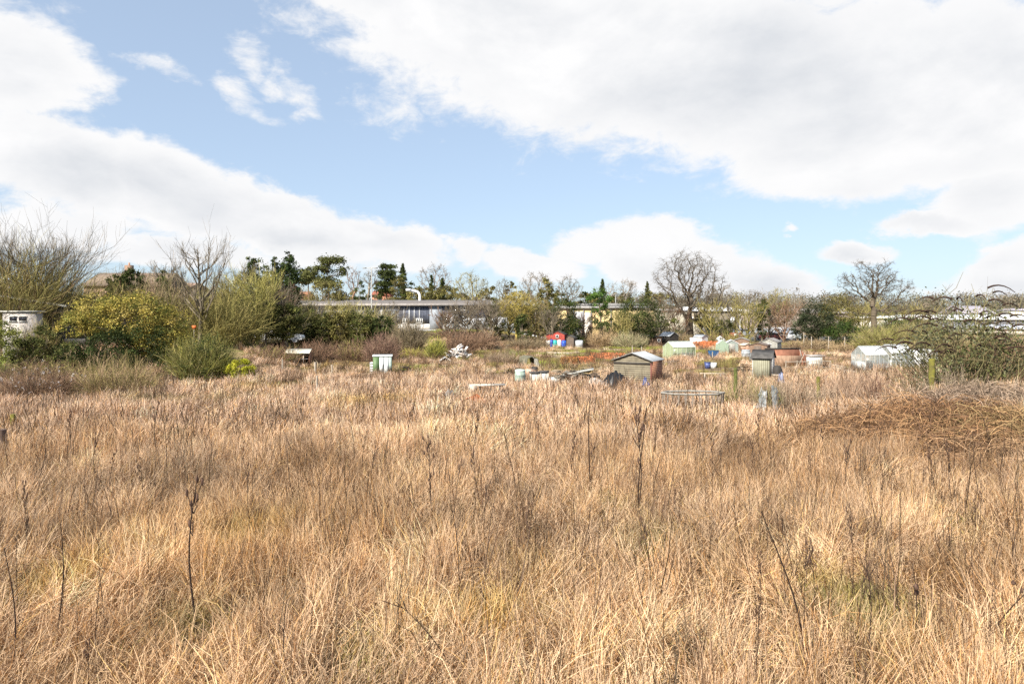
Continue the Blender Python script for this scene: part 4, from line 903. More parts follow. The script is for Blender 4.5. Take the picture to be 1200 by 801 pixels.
    leafy('evergreen_tree', 422, 132, [(416, 428, 328, 360)], 900, .3, 'dark', 'narrow dark evergreen just left of the lamp post', tr=.15)
    plate_tree(453, 150, [(443, 462, 310, 315), (440, 466, 317, 322), (444, 468, 323, 328), (438, 466, 330, 335), (440, 466, 337, 343)], 'dark', 'layered cedar tree with flat tiers right of the lamp post', 6500, .36)
    conifer(472, 148, 20, 309, 352, 'dark', 'pointed dark spruce right of the layered cedar', n=3600, size=.4)
    leafy('evergreen_tree', 464, 136, [(456, 474, 322, 358)], 1500, .3, 'olive', 'olive tree in front of the cedar and the pointed spruce', tr=.15)
    bare_tree(508, 152, [(488, 532, 308, 345)], 356, .22, 'feathery bare birch behind two small dark conifers', bark=[(.24, .2, .17), (.3, .26, .22)], n=420, up=.25)
    conifer(506, 140, 12, 321, 352, 'dark', 'small dark conifer, left of the two below the feathery birch', n=1500, size=.35, group='small dark conifers above the long roof')
    conifer(518.5, 140, 14, 326, 352, 'dark', 'small dark conifer, right of the two below the feathery birch', n=1500, size=.35, group='small dark conifers above the long roof')
    for (a, b, l) in [(478, 512, 'left section of the clipped olive hedge above the long roof'), (506, 540, 'right section of the clipped olive hedge above the long roof')]:
        leafy('hedge', (a + b) / 2, 134, [(a, b, 336, 362)], 3000, .3, 'olive', l, 'hedge', trunk=False)
    bare_tree(552, 130, [(528, 576, 318, 362)], 362, .25, 'round headed bare tree at the right end of the long roof', bark=BARKO + BARKG[:1], n=600, up=.2)
    bare_tree(588, 138, [(578, 602, 326, 352)], 356, .2, 'small bare tree right of the round headed one', n=260)
    leafy('evergreen_tree', 598, 140, [(590, 606, 330, 350)], 900, .32, 'olive', 'dull green round tree above the yellow willow', tr=.15)
    bare_tree(628, 134, [(606, 652, 318, 358)], 358, .22, 'pale bare tree behind the brown green cypress', n=460, up=.2, bark=[(.26, .22, .18), (.2, .17, .13)])
    leafy('cypress_tree', 641, 122, [(632, 651, 324, 350), (629, 655, 336, 365)], 3200, .28, 'olive', 'brown green cypress standing left of the yellow walled warehouse', tr=.18)
    bare_tree(665, 128, [(650, 684, 322, 362)], 362, .2, 'bare tree just left of the yellow walled warehouse', n=420, up=.2)
    bare_tree(605, 97, [(583, 626, 342, 378)], 385, .14, 'yellow twigged willow in the middle of the tree line', bark=BARKY, n=520, twig=1.1, ntw=5, jit=.3)
    leafy('ivy_clad_tree', 582, 98, [(572, 592, 352, 400), (576, 590, 376, 408)], 3200, .2, 'ivy', 'ivy clad tree left of the yellow twigged willow', tr=.16)
    leafy('ivy_clad_tree', 611, 95, [(604, 622, 366, 402)], 2400, .2, 'dark', 'narrow dark ivy clad tree below the yellow twigged willow', tr=.14)
    bare_tree(630, 99, [(608, 652, 348, 398)], 398, .18, 'brown leafless tree between the willow and the dark evergreen', n=600, bark=BARKO + BARKR[:1], ntw=4)
    bare_tree(562, 100, [(540, 588, 350, 396)], 392, .16, 'grey brown leafless tree left of the ivy clad tree by the willow', n=520, bark=BARKG + BARKR[:1], ntw=4)
    bare_tree(532, 98, [(512, 548, 358, 392)], 398, .14, 'spreading bare fruit tree before the white cabins', n=380, jit=.4)
    bare_tree(459, 96, [(448, 472, 352, 388)], 400, .12, 'slim bare tree before the middle of the long building', n=260, up=.3)
    leafy('evergreen_tree', 657, 99, [(636, 678, 344, 395), (646, 684, 368, 404), (632, 658, 376, 404)], 8200, .2, [(0.04, .07, .02), (.06, .09, .025), (.1, .1, .03)], 'big dark evergreen directly behind the red hut', tr=.22)
    leafy('evergreen_tree', 703, 104, [(688, 718, 338, 362), (692, 714, 356, 385)], 4200, .2, 'fresh', 'fresh green tree in front of the warehouse front', tr=.18)
    leafy('ivy_clad_tree', 706, 101, [(692, 718, 362, 402), (704, 726, 374, 400)], 3400, .2, 'dark', 'dark ivy clad tree below the fresh green tree', tr=.16)
    leafy('evergreen_tree', 748, 103, [(722, 776, 346, 394), (730, 772, 366, 402)], 10500, .2, 'dark', 'broad rounded dark evergreen left of the great oak', tr=.22)
    bush('scrub_bush', 728, 103, 40, 372, 220, 'olive scrub left of the broad rounded evergreen', BARKO, cat='scrub')
    conifer(706, 140, 14, 327, 360, 'dark', 'pointed conifer peeping over the warehouse roof', n=1600, size=.35)
    conifer(758.5, 150, 14, 330, 362, 'pine', 'pointed conifer between the warehouse and the great oak', n=1300, size=.35)
    bare_tree(732, 146, [(722, 748, 325, 350)], 360, .16, 'pale bare tree above the warehouse roof', n=300, bark=[(.28, .24, .2), (.22, .19, .15)])
    bare_tree(716, 150, [(708, 726, 330, 350)], 360, .14, 'small pale bare tree right of the pointed conifer over the warehouse', n=180, bark=[(.28, .24, .2)])
    leafy('evergreen_tree', 685, 132, [(678, 694, 340, 362)], 900, .3, 'dark', 'small dark tree at the left end of the warehouse roof', tr=.15)
    # ---- the two great oaks
    bare_tree(808, 118, [(762, 853, 296, 360), (762, 850, 330, 375), (778, 838, 290, 330)], 376, .60, 'great spreading bare oak, the tallest tree right of centre', n=850, step=.5, jit=.36, up=.0, twig=1.2, ntw=4, tw=.03, rmin=.024, bark=[(.095, .075, .055), (.13, .105, .075)], power=1.9, cap=6500, name='oak_tree')
    leafy('evergreen_shrub', 787, 112, [(776, 802, 372, 396)], 1800, .2, 'ivy', 'green shrub at the left foot of the great oak', 'shrub', trunk=False)
    bare_tree(1024, 104, [(1004, 1052, 310, 350), (980, 1012, 318, 338), (998, 1024, 304, 322), (1022, 1050, 302, 322), (1030, 1056, 316, 334), (1046, 1073, 326, 346), (986, 1012, 338, 350), (1034, 1064, 350, 372), (990, 1014, 354, 372)], 362, .42, 'gnarled bare oak standing alone above the right hand hedge', n=850, step=.34, jit=.42, up=.0, twig=.7, ntw=4, tw=.026, rmin=.02, bark=[(.095, .075, .055), (.125, .10, .07)], power=1.8, cap=4500, name='oak_tree')
    for (px, Y, cr, tt, l, bk, n) in [(845, 150, (832, 862, 330, 362), 368, 'bare tree just right of the great oak', BARKG, 300), (882, 158, (868, 900, 338, 368), 372, 'grey bare tree beside the brown factory', BARKG, 340), (912, 150, (898, 928, 336, 370), 374, 'olive bare tree behind the dark ivy column', BARKO, 420), (930, 165, (920, 940, 342, 370), 374, 'pale thin bare tree left of the dark rounded tree', [(.3, .27, .22)], 200),
                                      (862, 120, (852, 876, 340, 376), 386, 'bare tree in front of the brown factory end', BARKO, 260), (822, 128, (812, 850, 335, 375), 388, 'twiggy tree close behind the great oak', BARKG, 360), (885, 122, (872, 905, 360, 390), 394, 'small bare tree by the first parked car', BARKG, 200), (870, 124, (866, 874, 368, 388), 396, 'dark thin trunked tree before the first parked car', [(.05, .04, .03)], 80)]:
        bare_tree(px, Y, [cr], tt, .18, l, n=n, bark=bk, up=.2)
    leafy('ivy_clad_tree', 893, 114, [(886, 902, 352, 378), (888, 900, 368, 396)], 3200, .2, 'dark', 'dark ivy column left of the row of white vehicles', tr=.16)
    leafy('evergreen_tree', 905, 128, [(892, 930, 356, 380)], 2400, .25, 'olive', 'olive tree above the row of white vehicles', tr=.16)
    leafy('evergreen_shrub', 846, 114, [(830, 858, 372, 396)], 2800, .2, 'ivy', 'dark green shrub below the brown factory', 'shrub', trunk=False)
    leafy('evergreen_shrub', 822, 118, [(812, 834, 368, 392)], 1800, .22, 'olive', 'olive shrub at the right foot of the great oak', 'shrub', trunk=False)
    leafy('evergreen_tree', 956, 98, [(936, 978, 352, 400), (930, 965, 368, 402)], 8200, .2, [(.05, .06, .03), (.08, .09, .045), (.03, .04, .02)], 'dark rounded evergreen at the right end of the parked vehicles', tr=.2)
    leafy('evergreen_tree', 985, 102, [(962, 1008, 346, 398), (958, 990, 356, 398)], 9000, .2, 'olive', 'large olive rounded tree left of the gnarled oak', tr=.2)
    leafy('evergreen_shrub', 995, 95, [(965, 1016, 376, 404)], 4200, .18, [(.03, .05, .015), (.06, .09, .02)], 'dark green shrub under the large olive tree', 'shrub', trunk=False)
    bush('willow_bush', 1034, 84, 74, 380, 520, 'bushy olive willow at the foot of the gnarled oak', [(.27, .26, .08), (.2, .19, .06), (.3, .24, .12)], 'olive', 1800, .13, w=.035, cat='bush')
    bush('willow_bush', 1078, 88, 76, 372, 420, 'brown and olive thicket between the gnarled oak and the tall seed spike bush', [(.22, .17, .08), (.2, .19, .08)], 'olive', 800, .14, w=.035, cat='thicket')
    leafy('evergreen_shrub', 1052, 92, [(1036, 1078, 370, 392)], 2200, .2, 'dark', 'dark green clump right of the trunk of the gnarled oak', 'shrub', trunk=False)
    bush('bramble_bank', 1180, 50, 110, 384, 420, 'red brown bramble at the right edge behind the tall seed spike bush', [(.20, .10, .07), (.26, .15, .10)], cat='bramble')
    bush('bramble_bank', 1120, 62, 120, 392, 320, 'brown scrub behind the tall seed spike bush', [(.3, .22, .12), (.22, .19, .08)], 'olive', 800, .12, cat='scrub')
    bare_tree(1166, 75, [(1154, 1180, 336, 362)], 392, .05, 'thin sapling rising above the white roofed warehouse', n=90, up=.3, rmin=.02)
    # ---- buddleia with dark curved seed spikes
    x0, y0 = X(1132, 31), 31.0; z0 = tz(x0, y0) - .1; rng = nrng()
    KEEP.append((x0, y0, 2.2)); o = empty('seed_spike_bush', x0, y0, z=z0, label='large grey green bush with dark curved seed spikes on the right', cat='bush'); g = Geo()
    h = Z(342, 31) - z0; tips = thicket(g, rng, 3.4, 2.4, h * 1.0, 300, .032, [(.17, .15, .07), (.12, .10, .055), (.20, .17, .08)], 3, None, .25, droop=-.05); g.build('stems', TWIG(), o)
    g = Geo(); blob_leaves(g, [(0, 0, h * .60, 2.9, 2.0, h * .33), (-1.6, -.3, h * .42, 1.9, 1.4, h * .22), (1.6, 0, h * .50, 1.9, 1.4, h * .22)], 4000, .13, GRN['grey'], rng, None, .2, .3, cvar=.3); g.build('foliage', LEAF(), o)
    g = Geo(); tp = tips[np.argsort(-tips[:, 2])][:150]; tp = tp[::2]
    for q in tp:
        d = unit(np.array([q[0], q[1] * .5, 0]) + rng.normal(size=3) * .4); d[2] = 0; L = rng.uniform(.6, 1.15); P = [q + d * L * t + np.array([0, 0, L * (.55 * t - .75 * t * t)]) for t in np.linspace(0, 1, 6)]
        g = Geo()
        for i in range(5): bar(g, P[i], P[i + 1], .046 * (1 - i * .14), 5, (.045, .027, .02), .046 * (1 - (i + 1) * .14))
        g.build('seed_spike', TWIG(), o)
    # ---- bramble mound and shrubs in the field on the right
    def tangle(px, py, w, h, n, label, cols, lift=0.0):
        x, y = hit(px, py); o = empty('bramble_tangle', x, y, label=label, cat='bramble'); rng = nrng(); g = Geo(); KEEP.append((x, y, w * .62)); n = int(n * 1.6)
        a = rng.uniform(0, 6.28, n); r = np.sqrt(rng.uniform(0, 1, n)); p0 = np.stack([w * r * np.cos(a), w * .6 * r * np.sin(a), rng.uniform(0, .3, n) * h], 1)
        b = rng.uniform(0, 6.28, n); L = rng.uniform(.5, 1.6, n)[:, None]; d = np.stack([np.cos(b), np.sin(b), rng.uniform(-.1, .6, n)], 1)
        p2 = p0 + d * L; p2[:, 2] = np.maximum(p2[:, 2] * .4, .03); p1 = (p0 + p2) / 2; p1[:, 2] += h * rng.uniform(.4, 1.1, n) * np.clip(1 - r * .5, .2, 1)
        t = np.linspace(0, 1, 7)[None, :, None]; PP = p0[:, None] * (1 - t) ** 2 + 2 * p1[:, None] * t * (1 - t) + p2[:, None] * t * t + .02 * rng.normal(size=(n, 7, 3))
        wz = terrain(x + PP[..., 0], y + PP[..., 1]) - tz(x, y); PP[..., 2] += wz
        ribbons(g, PP, .018, .008, pal(rng, n, cols, None, .25), rng); g.build('canes', TWIG(), o)
        return o
    tangle(1140, 478, 2.8, 1.5, 1000, 'grey tangle of dead vines on the mound below the seed spike bush', [(.25, .18, .13), (.15, .11, .075), (.34, .25, .18)])
    tangle(1080, 508, 3.4, 1.4, 1500, 'rust brown bramble tangle sprawling over the mound', [(.24, .13, .065), (.14, .08, .05), (.34, .20, .10)])
    tangle(1140, 545, 2.4, 1.0, 700, 'lower brown cane tangle running down the front of the mound', [(.26, .15, .08), (.15, .09, .055), (.36, .23, .13)])
    tangle(1180, 512, 2.4, 1.3, 900, 'straw and brown bramble tangle at the right edge of the mound', [(.34, .22, .11), (.18, .12, .06), (.27, .19, .09)])
    tangle(985, 520, 2.2, 1.1, 700, 'dark brown bramble patch in the field left of the mound', [(.17, .10, .055), (.25, .15, .08)])
    bush('twiggy_bush', 1028, 27.5, 46, 432, 26, 'dark upright shoots rising out of the brown bramble on the mound', [(.11, .06, .045), (.15, .09, .06)], w=.03, sub=2)
    bush('twiggy_bush', 868, 34, 78, 432, 150, 'fan of thin shoots around the mossy post right of the staked bin', [(.36, .26, .16), (.28, .24, .10)], w=.014, sub=2)
    bush('twiggy_bush', 930, 31, 130, 440, 330, 'grey brown leafless thicket around the wrapped bundle', [(.36, .27, .19), (.27, .2, .14), (.2, .15, .1)], w=.014, sub=3)
    bush('twiggy_bush', 1005, 33, 120, 428, 320, 'brown leafless thicket in front of the greenhouses', [(.38, .26, .18), (.28, .19, .13)], w=.014, sub=3)
    bush('twiggy_bush', 1110, 29.5, 90, 430, 260, 'grey brown leafless thicket below the seed spike bush', [(.34, .26, .19), (.24, .19, .13)], w=.014, sub=3)
    # more of the dense tree line
    L_ = ['first', 'second', 'third', 'fourth', 'fifth', 'sixth', 'seventh', 'eighth', 'ninth', 'tenth', 'eleventh', 'twelfth', 'thirteenth']
    for i, (px, w, t, c) in enumerate([(346, 30, 326, 'olive'), (398, 34, 330, 'olive'), (440, 20, 336, 'pine'), (484, 26, 330, 'dark'), (500, 26, 336, 'olive'), (524, 30, 332, 'pine'), (548, 28, 340, 'olive'), (574, 28, 336, 'olive'), (612, 26, 338, 'pine'), (652, 22, 340, 'dark'), (690, 26, 344, 'olive'), (728, 24, 342, 'olive'), (772, 24, 338, 'olive')]):
        leafy('evergreen_tree', px, 158 + (i % 3) * 3, [(px - w / 2, px + w / 2, t, 352), (px - w * .7, px + w * .7, 344, 364)], 1500, .42, c, L_[i] + ' dull green tree from the left in the row behind the roofs', tr=.2, group='dull green trees behind the roofs')
    for i, (px, w, t, bk) in enumerate([(348, 34, 350, BARKO), (372, 34, 354, BARKG), (402, 34, 350, BARKO), (428, 34, 356, BARKG), (458, 26, 360, BARKG), (522, 26, 362, BARKR), (544, 34, 352, BARKG), (574, 36, 346, BARKG), (596, 30, 352, BARKO), (622, 34, 350, BARKO), (646, 30, 356, BARKG), (684, 26, 364, BARKR), (728, 26, 360, BARKO)]):
        fan_tree(px, 96 + (i * 5 % 7), w * 1.25, t - 3, .11, L_[i] + ' small leafless tree from the left before the long building and warehouse', n1=26, n2=9, n3=4, bark=bk, low=.08, el=(40, 70), group='small leafless trees before the buildings', w=.035)
    for i, (px, w, t, bk) in enumerate([(772, 34, 352, BARKG), (790, 30, 358, BARKR), (832, 34, 350, BARKO), (854, 34, 348, BARKG), (876, 34, 352, BARKO), (900, 34, 346, BARKG), (918, 34, 350, BARKR), (940, 34, 352, BARKG), (1010, 40, 352, BARKO), (1060, 44, 356, BARKO), (1090, 44, 360, BARKG)]):
        fan_tree(px, 112 + (i * 5 % 9), w * 1.35, t - 6, .11, L_[i] + ' brown leafless tree from the left in the line right of the broad evergreen', n1=26, n2=9, n3=4, bark=bk, low=.06, el=(38, 70), group='brown leafless trees on the right', w=.038)
    for px, Y, w, t, n, l, c in [(640, 97, 60, 392, 260, 'brown scrub directly left of the red hut, under the dark evergreen', BARKR + BARKO[:1]), (690, 103, 70, 388, 260, 'brown scrub under the fresh green tree', [(.30, .21, .12), (.2, .15, .08)]), (790, 108, 60, 388, 260, 'brown scrub at the foot of the great oak', [(.26, .19, .11), (.2, .16, .08)]), (850, 110, 70, 388, 260, 'olive brown scrub below the brown factory', BARKO + BARKR[:1]),
                                 (478, 100, 60, 384, 260, 'grey brown scrub below the white wall of the long building', BARKG + BARKR[:1]), (530, 100, 70, 384, 260, 'brown scrub below the white cabins', BARKR + BARKG[:1]), (1060, 70, 90, 400, 300, 'tan scrub behind the greenhouses', [(.36, .27, .15), (.26, .2, .11)])]:
        bush('scrub_bush', px, Y, w, t, n, l, c, cat='scrub')
    # background trees rising behind the left hedge
    for px, w, t, n, l, c in [(262, 70, 322, 300, 'olive brown twiggy growth behind the dense dark hedge, left part', BARKO + BARKR[:1]), (322, 66, 330, 300, 'brown twiggy growth behind the dense dark hedge, right part', BARKG + BARKR[:1]), (365, 60, 338, 260, 'brown growth at the far left end of the long building', BARKO + BARKR[:1]), (215, 60, 325, 240, 'brown twiggy growth left of the trunk of the tall slender tree', BARKR + BARKO[:1]), (100, 70, 338, 240, 'olive twigs behind the dark roofed huts', BARKO)]:
        bush('scrub_bush', px, 84 if px < 350 else 128, w, t, n, l, c, cat='scrub', w=.035)
    # far woods
    rng = nrng(); g = Geo(); xs = rng.uniform(60, 700, 520); ys = rng.uniform(430, 660, 520); zs = terrain(xs, ys)
    blob_leaves(g, [(a, b, c + 5, 7, 7, 8 + rng.normal()) for a, b, c in zip(xs, ys, zs)], 95000, 1.15, [(.20, .155, .115), (.23, .185, .12), (.17, .15, .10), (.13, .135, .095)], rng, None, .3, .3, nclump=2600)
    tag(g.build('distant_wood', LEAF()), 'far wooded hillside on the right skyline', 'woodland', kind='stuff')
    g = Geo(); xs = rng.uniform(-190, 130, 240); ys = rng.uniform(168, 230, 240); zs = terrain(xs, ys)
    k = (xs / ys < .36); xs, ys, zs = xs[k], ys[k], zs[k]
    for a, b, c in zip(xs, ys, zs): thicket(g, rng, 5, 5, rng.uniform(6.0, 8.5) if a > -20 else rng.uniform(7, 9), 42, .10, GRN['haze'] + BARKO[:1], 3, None, .3, cx=a, cy=b, z0=c)
    blob_leaves(g, [(a, b, c + 2.2, 5, 4, 2.8) for a, b, c in zip(xs, ys, zs)], 26000, .7, GRN['haze'] + GRN['olive'][:2], rng, None, .3, .3, nclump=1500)
    tag(g.build('background_wood', LEAF()), 'brown leafless woodland behind the buildings', 'woodland', kind='stuff')

# ================================================================ BUILT THINGS
def gable(W, L, he, hr, over=.12, th=.05):
    """profile pieces for a gabled box: width W along x, length L along y (front at y=0), eaves he, ridge hr"""
    wall = [(-W / 2, 0), (W / 2, 0), (W / 2, he), (0, hr), (-W / 2, he)]
    s = (hr - he) / (W / 2); xo = W / 2 + over; zo = he - s * over
    right = [(0, hr + .01), (xo, zo + .01), (xo, zo + .01 + th), (0, hr + .01 + th)]
    left = [(-a, b) for a, b in right][::-1]
    return wall, left, right
def wing(name, mat, o, prof, y0, y1): return part(name, mat, o, PR(prof, y0, y1))

def buildings():
    # long industrial building with dark upper cladding
    Y = 122; k = Y / F; xc = X(470, Y); o = empty('industrial_building', xc, Y, 0, tz(xc, Y) - .3, 'long low industrial building with dark blue upper boards and white lower walls', 'building')
    z0 = o.location.z; H = Z(357.5, Y) - z0; L = 272 * k; x0 = X(338, Y) - xc; x1 = X(602, Y) - xc
    up = striped('blue_grey_boards', (.10, .11, .14), (.055, .062, .09), 'X', 1.1, var=.5)
    part('upper_wall', up, o, B(x0, x1, 0, 14, H - 3.2, H)); part('lower_wall', solid('white_render', (.58, .56, .53), .85, .08, .8), o, B(x0, x1, .06, 13.9, 0, H - 3.2))
    part('roof', striped('grey_sheet_roof', (.17, .15, .135), (.135, .12, .11), 'X', 1.4, var=.2), o, PR([(-.7, H), (-.7, H + .28), (7, H + 1.05), (14.6, H + .28), (14.6, H)], x0 - .5, x1 + .5, axis='x'))
    part('fascia', solid('pale_fascia', (.30, .27, .25), .7), o, B(x0 - .52, x1 + .52, -.78, -.705, H - .12, H + .24))
    for a, b in [(372, 376), (420, 424), (446, 449), (466, 467), (473, 474), (479, 480.4), (485, 486), (491, 492)]:
        part('cladding_streak', solid('worn_pale_board', (.42, .42, .42), .8, .2), o, B(X(a, Y) - xc, X(b, Y) - xc, -.05, -.005, H - 2.9, H - .3))
    def frame_window(a, b, t, bo, n=3, nm='window', mat=None):
        xa, xb, zt, zb = X(a, Y) - xc, X(b, Y) - xc, Z(t, Y) - z0, Z(bo, Y) - z0
        w = part(nm, glass(), o, B(xa, xb, -.03, .04, zb, zt)); s = .09
        fr = [B(xa - s, xb + s, -.08, -.035, zt, zt + s), B(xa - s, xb + s, -.1, -.035, zb - s, zb)]
        for i in range(n + 1): q = xa + (xb - xa) * i / n; fr.append(B(q - s / 2, q + s / 2, -.08, -.035, zb, zt))
        part('frame', solid('white_frame', (.8, .8, .78), .5, .05), w, *fr)
    frame_window(488, 495, 373.5, 378); frame_window(540, 548, 359.5, 363, 3); frame_window(543, 556, 371, 378, 4); frame_window(566, 574, 372, 378, 3); frame_window(472, 478, 373.5, 378, 2)
    part('sliding_door', striped('ribbed_grey_door', (.30, .33, .36), (.20, .22, .25), 'X', 2.2, var=.15), o, B(X(503.5, Y) - xc, X(518, Y) - xc, -.16, -.06, 0, H - .15))
    part('sliding_door', striped('ribbed_grey_door', (.30, .33, .36), (.20, .22, .25), 'X', 2.2, var=.15), o, B(X(452, Y) - xc, X(465, Y) - xc, -.16, -.06, 0, H - .15))
    d = Geo(); zr = H + 1.0; xd = X(484, Y) - xc; pts = [(xd + .4, 6, zr - .4), (xd + .4, 6, zr + .9), (xd + .1, 6, zr + 1.5), (xd - .8, 6, zr + 1.75), (xd - 1.6, 6, zr + 1.8)]
    for a, b in zip(pts[:-1], pts[1:]): bar(d, a, b, .23, 10)
    box(d, xd - 2.1, xd - 1.2, 5.6, 6.4, zr + 1.7, zr + 2.1)
    d.build('roof_duct', solid('bright_metal', (.75, .76, .78), .4, .06), o)
    # cabins in front
    for px, w, t, b, l in [(529, 16, 368, 386, 'white portable cabin standing at the right of the grey sliding door'), (556, 26, 372, 387, 'white portable cabin with a strip of windows behind the fruit tree'), (586, 20, 371, 388, 'white portable cabin furthest right behind the ivy clad trees')]:
        Yc = 114; x = X(px, Yc); o = empty('portable_cabin', x, Yc, 0, tz(x, Yc), l, 'cabin', 'white cabins before the long building'); W = w / F * Yc; Hh = Z(t, Yc) - o.location.z
        part('wall', solid('white_cabin', (.55, .56, .58), .6, .07), o, B(-W / 2, W / 2, 0, 2.4, .15, Hh)); part('roof', solid('grey_felt', (.3, .3, .3), .9), o, B(-W / 2 - .08, W / 2 + .08, -.08, 2.48, Hh, Hh + .1))
        part('skirt', solid('dark_skirt', (.07, .07, .07)), o, B(-W / 2 + .05, W / 2 - .05, .05, 2.35, -.1, .15))
        for s in (-.27, .22):
            p_ = part('window', glass(), o, B(W * s - .35, W * s + .35, -.03, .02, Hh * .45, Hh * .8)); part('frame', solid('dark_frame', (.12, .12, .13)), p_, B(W * s - .42, W * s + .42, -.05, -.032, Hh * .8, Hh * .8 + .06), B(W * s - .03, W * s + .03, -.05, -.032, Hh * .45, Hh * .8))
    # yellow warehouse
    Y = 128; xc = X(712, Y); o = empty('brick_warehouse', xc, Y, 0, tz(xc, Y) - .4, 'pale yellow walled flat roofed warehouse with a white shutter behind the evergreens', 'building'); z0 = o.location.z
    H = Z(361.5, Y) - z0; x0, x1 = X(656, Y) - xc, X(768, Y) - xc
    part('wall', solid('yellow_brick', (.58, .44, .22), .9, .16, 1.5), o, B(x0, x1, 0, 16, 0, H)); part('roof', solid('pale_roof_edge', (.28, .27, .26), .7, .1), o, B(x0 - .4, x1 + .4, -.4, 16.4, H, H + .45))
    part('upper_band', solid('grey_upper_band', (.24, .23, .22), .8), o, B(x0 + .5, x1 - .5, 3, 15, H + .45, H + 1.0))
    for a, b in [(673.5, 683.5)]: part('shutter', striped('pale_shutter', (.56, .57, .58), (.46, .47, .49), 'Z', 3, var=.12), o, B(X(a, Y) - xc, X(b, Y) - xc, -.08, -.01, 0, H - .5))
    part('white_panel', solid('weathered_white', (.66, .62, .55), .8, .18), o, B(X(684.5, Y) - xc, X(692, Y) - xc, -.07, -.008, 0, H - .8))
    for a in (672, 684, 693, 716, 729): part('pilaster', solid('dark_frame', (.12, .12, .13)), o, B(X(a, Y) - xc - .1, X(a, Y) - xc + .1, -.14, -.085, 0, H - .1))
    # buildings behind the great oak
    Y = 142; xc = X(840, Y); o = empty('factory_building', xc, Y, 0, tz(xc, Y) - .4, 'brown factory with a white roof edge right of the great oak', 'building'); z0 = o.location.z; H = Z(364.5, Y) - z0; x0, x1 = X(812, Y) - xc, X(868, Y) - xc
    part('wall', solid('brown_cladding', (.24, .20, .15), .8, .1), o, B(x0, x1, 0, 18, 0, H)); part('roof', solid('white_sheet_roof', (.80, .80, .80), .45, .04), o, PR([(-.5, H), (-.5, H + .2), (9, H + 1.0), (18.5, H + .2), (18.5, H)], x0 - .3, x1 + .3, axis='x'))
    w = part('window', solid('bright_pane', (.68, .70, .72), .3), o, B(X(856, Y) - xc, X(863, Y) - xc, -.05, -.004, H - 2.3, H - 1.2)); part('frame', solid('white_frame', (.8, .8, .78), .5, .05), w, B(X(859.4, Y) - xc, X(859.8, Y) - xc, -.08, -.052, H - 2.3, H - 1.2))
    part('corner_pipe', solid('white_frame', (.8, .8, .78), .5, .05), o, B(x1 - .25, x1 - .1, -.15, -.01, 0, H))
    Y = 136; xc = X(796, Y); o = empty('warehouse', xc, Y, 0, tz(xc, Y) - .4, 'low cream warehouse with a white roof edge behind the trunk of the great oak', 'building'); z0 = o.location.z; H = Z(364, Y) - z0; x0, x1 = X(768, Y) - xc, X(811, Y) - xc
    part('wall', solid('cream_cladding', (.48, .44, .35), .8, .12), o, B(x0, x1, 0, 12, 0, H)); part('roof', solid('white_sheet_roof', (.80, .80, .80), .45, .04), o, B(x0 - .3, x1 + .3, -.4, 12.3, H, H + .35))
    Y = 130; xc = X(826, Y); o = empty('low_shop', xc, Y, 0, tz(xc, Y) - .2, 'low cream outbuilding with a white canopy just right of the trunk of the great oak', 'building'); z0 = o.location.z; H = Z(373, Y) - z0; x0, x1 = X(811, Y) - xc, X(838, Y) - xc
    part('wall', solid('cream_cladding', (.48, .44, .35), .8, .12), o, B(x0, x1, 0, 5, 0, H)); part('canopy', solid('white_sheet_roof', (.80, .80, .80), .45, .04), o, B(x0 - .2, x1 + .2, -1.2, 5, H, H + .25))
    part('door', solid('dark_door', (.12, .11, .1)), o, B(-.8, .8, -.04, -.003, 0, 2.2))  # door in one even dark brown grey
    Y = 175; xc = X(930, Y); o = empty('warehouse', xc, Y, 0, tz(xc, Y) - .4, 'long brown roofed building above the white vehicles', 'building'); z0 = o.location.z; H = Z(367, Y) - z0; x0, x1 = X(868, Y) - xc, X(1000, Y) - xc
    part('wall', solid('dull_brown_wall', (.25, .2, .17), .8, .1), o, B(x0, x1, 0, 12, 0, H)); part('roof', solid('dull_roof', (.34, .30, .28), .8, .1), o, PR([(-.5, H), (6, H + 1.2), (12.5, H)], x0 - .4, x1 + .4, axis='x'))
    # white roofed sheds far right
    for (a, b, t, e, bo, Y, mat, l) in [(1085, 1262, 368.5, 374.5, 388, 190, 'w', 'very long warehouse with a bright white roof at the right'), (1047, 1086, 370, 374.8, 388, 182, 'w', 'shorter white roofed warehouse left of the very long one'), (1128, 1165, 358, 367.5, 380, 228, 'l', 'lilac roofed gable building rising behind the very long white roof'),
                                        (1175, 1240, 381, 385.5, 392, 150, 'g', 'grey roofed low building below the very long white roof'), (1000, 1040, 370.5, 373, 384, 176, 'c', 'low pale building just left of the trunk of the gnarled oak'), (1192, 1215, 361, 364, 370, 300, 'l', 'small far house on the hillside at the right edge')]:
        xc = X((a + b) / 2, Y); o = empty('warehouse' if 'house on' not in l else 'far_house', xc, Y, 0, Z(bo, Y), l, 'building'); zz = o.location.z; x0, x1 = X(a, Y) - xc, X(b, Y) - xc; he, hr = Z(e, Y) - zz, Z(t, Y) - zz; dp = 26 if b - a > 60 else 12
        rm = {'w': striped('white_ribbed_roof', (.86, .86, .86), (.74, .74, .75), 'X', .5, .45, .05), 'l': solid('lilac_roof', (.34, .31, .34), .6, .08), 'g': solid('blue_grey_roof', (.45, .47, .52), .5), 'c': solid('pale_building', (.62, .58, .5), .8)}[mat]
        part('wall', solid('shed_grey_wall', (.13, .13, .14), .8, .12) if mat == 'w' else solid('pale_building', (.62, .58, .5), .8), o, B(x0, x1, 0, dp, 0, he)); part('roof', rm, o, PR([(-.5, he), (-.5, he + .15), (dp / 2, hr), (dp + .5, he + .15), (dp + .5, he)], x0 - .4, x1 + .4, axis='x'))
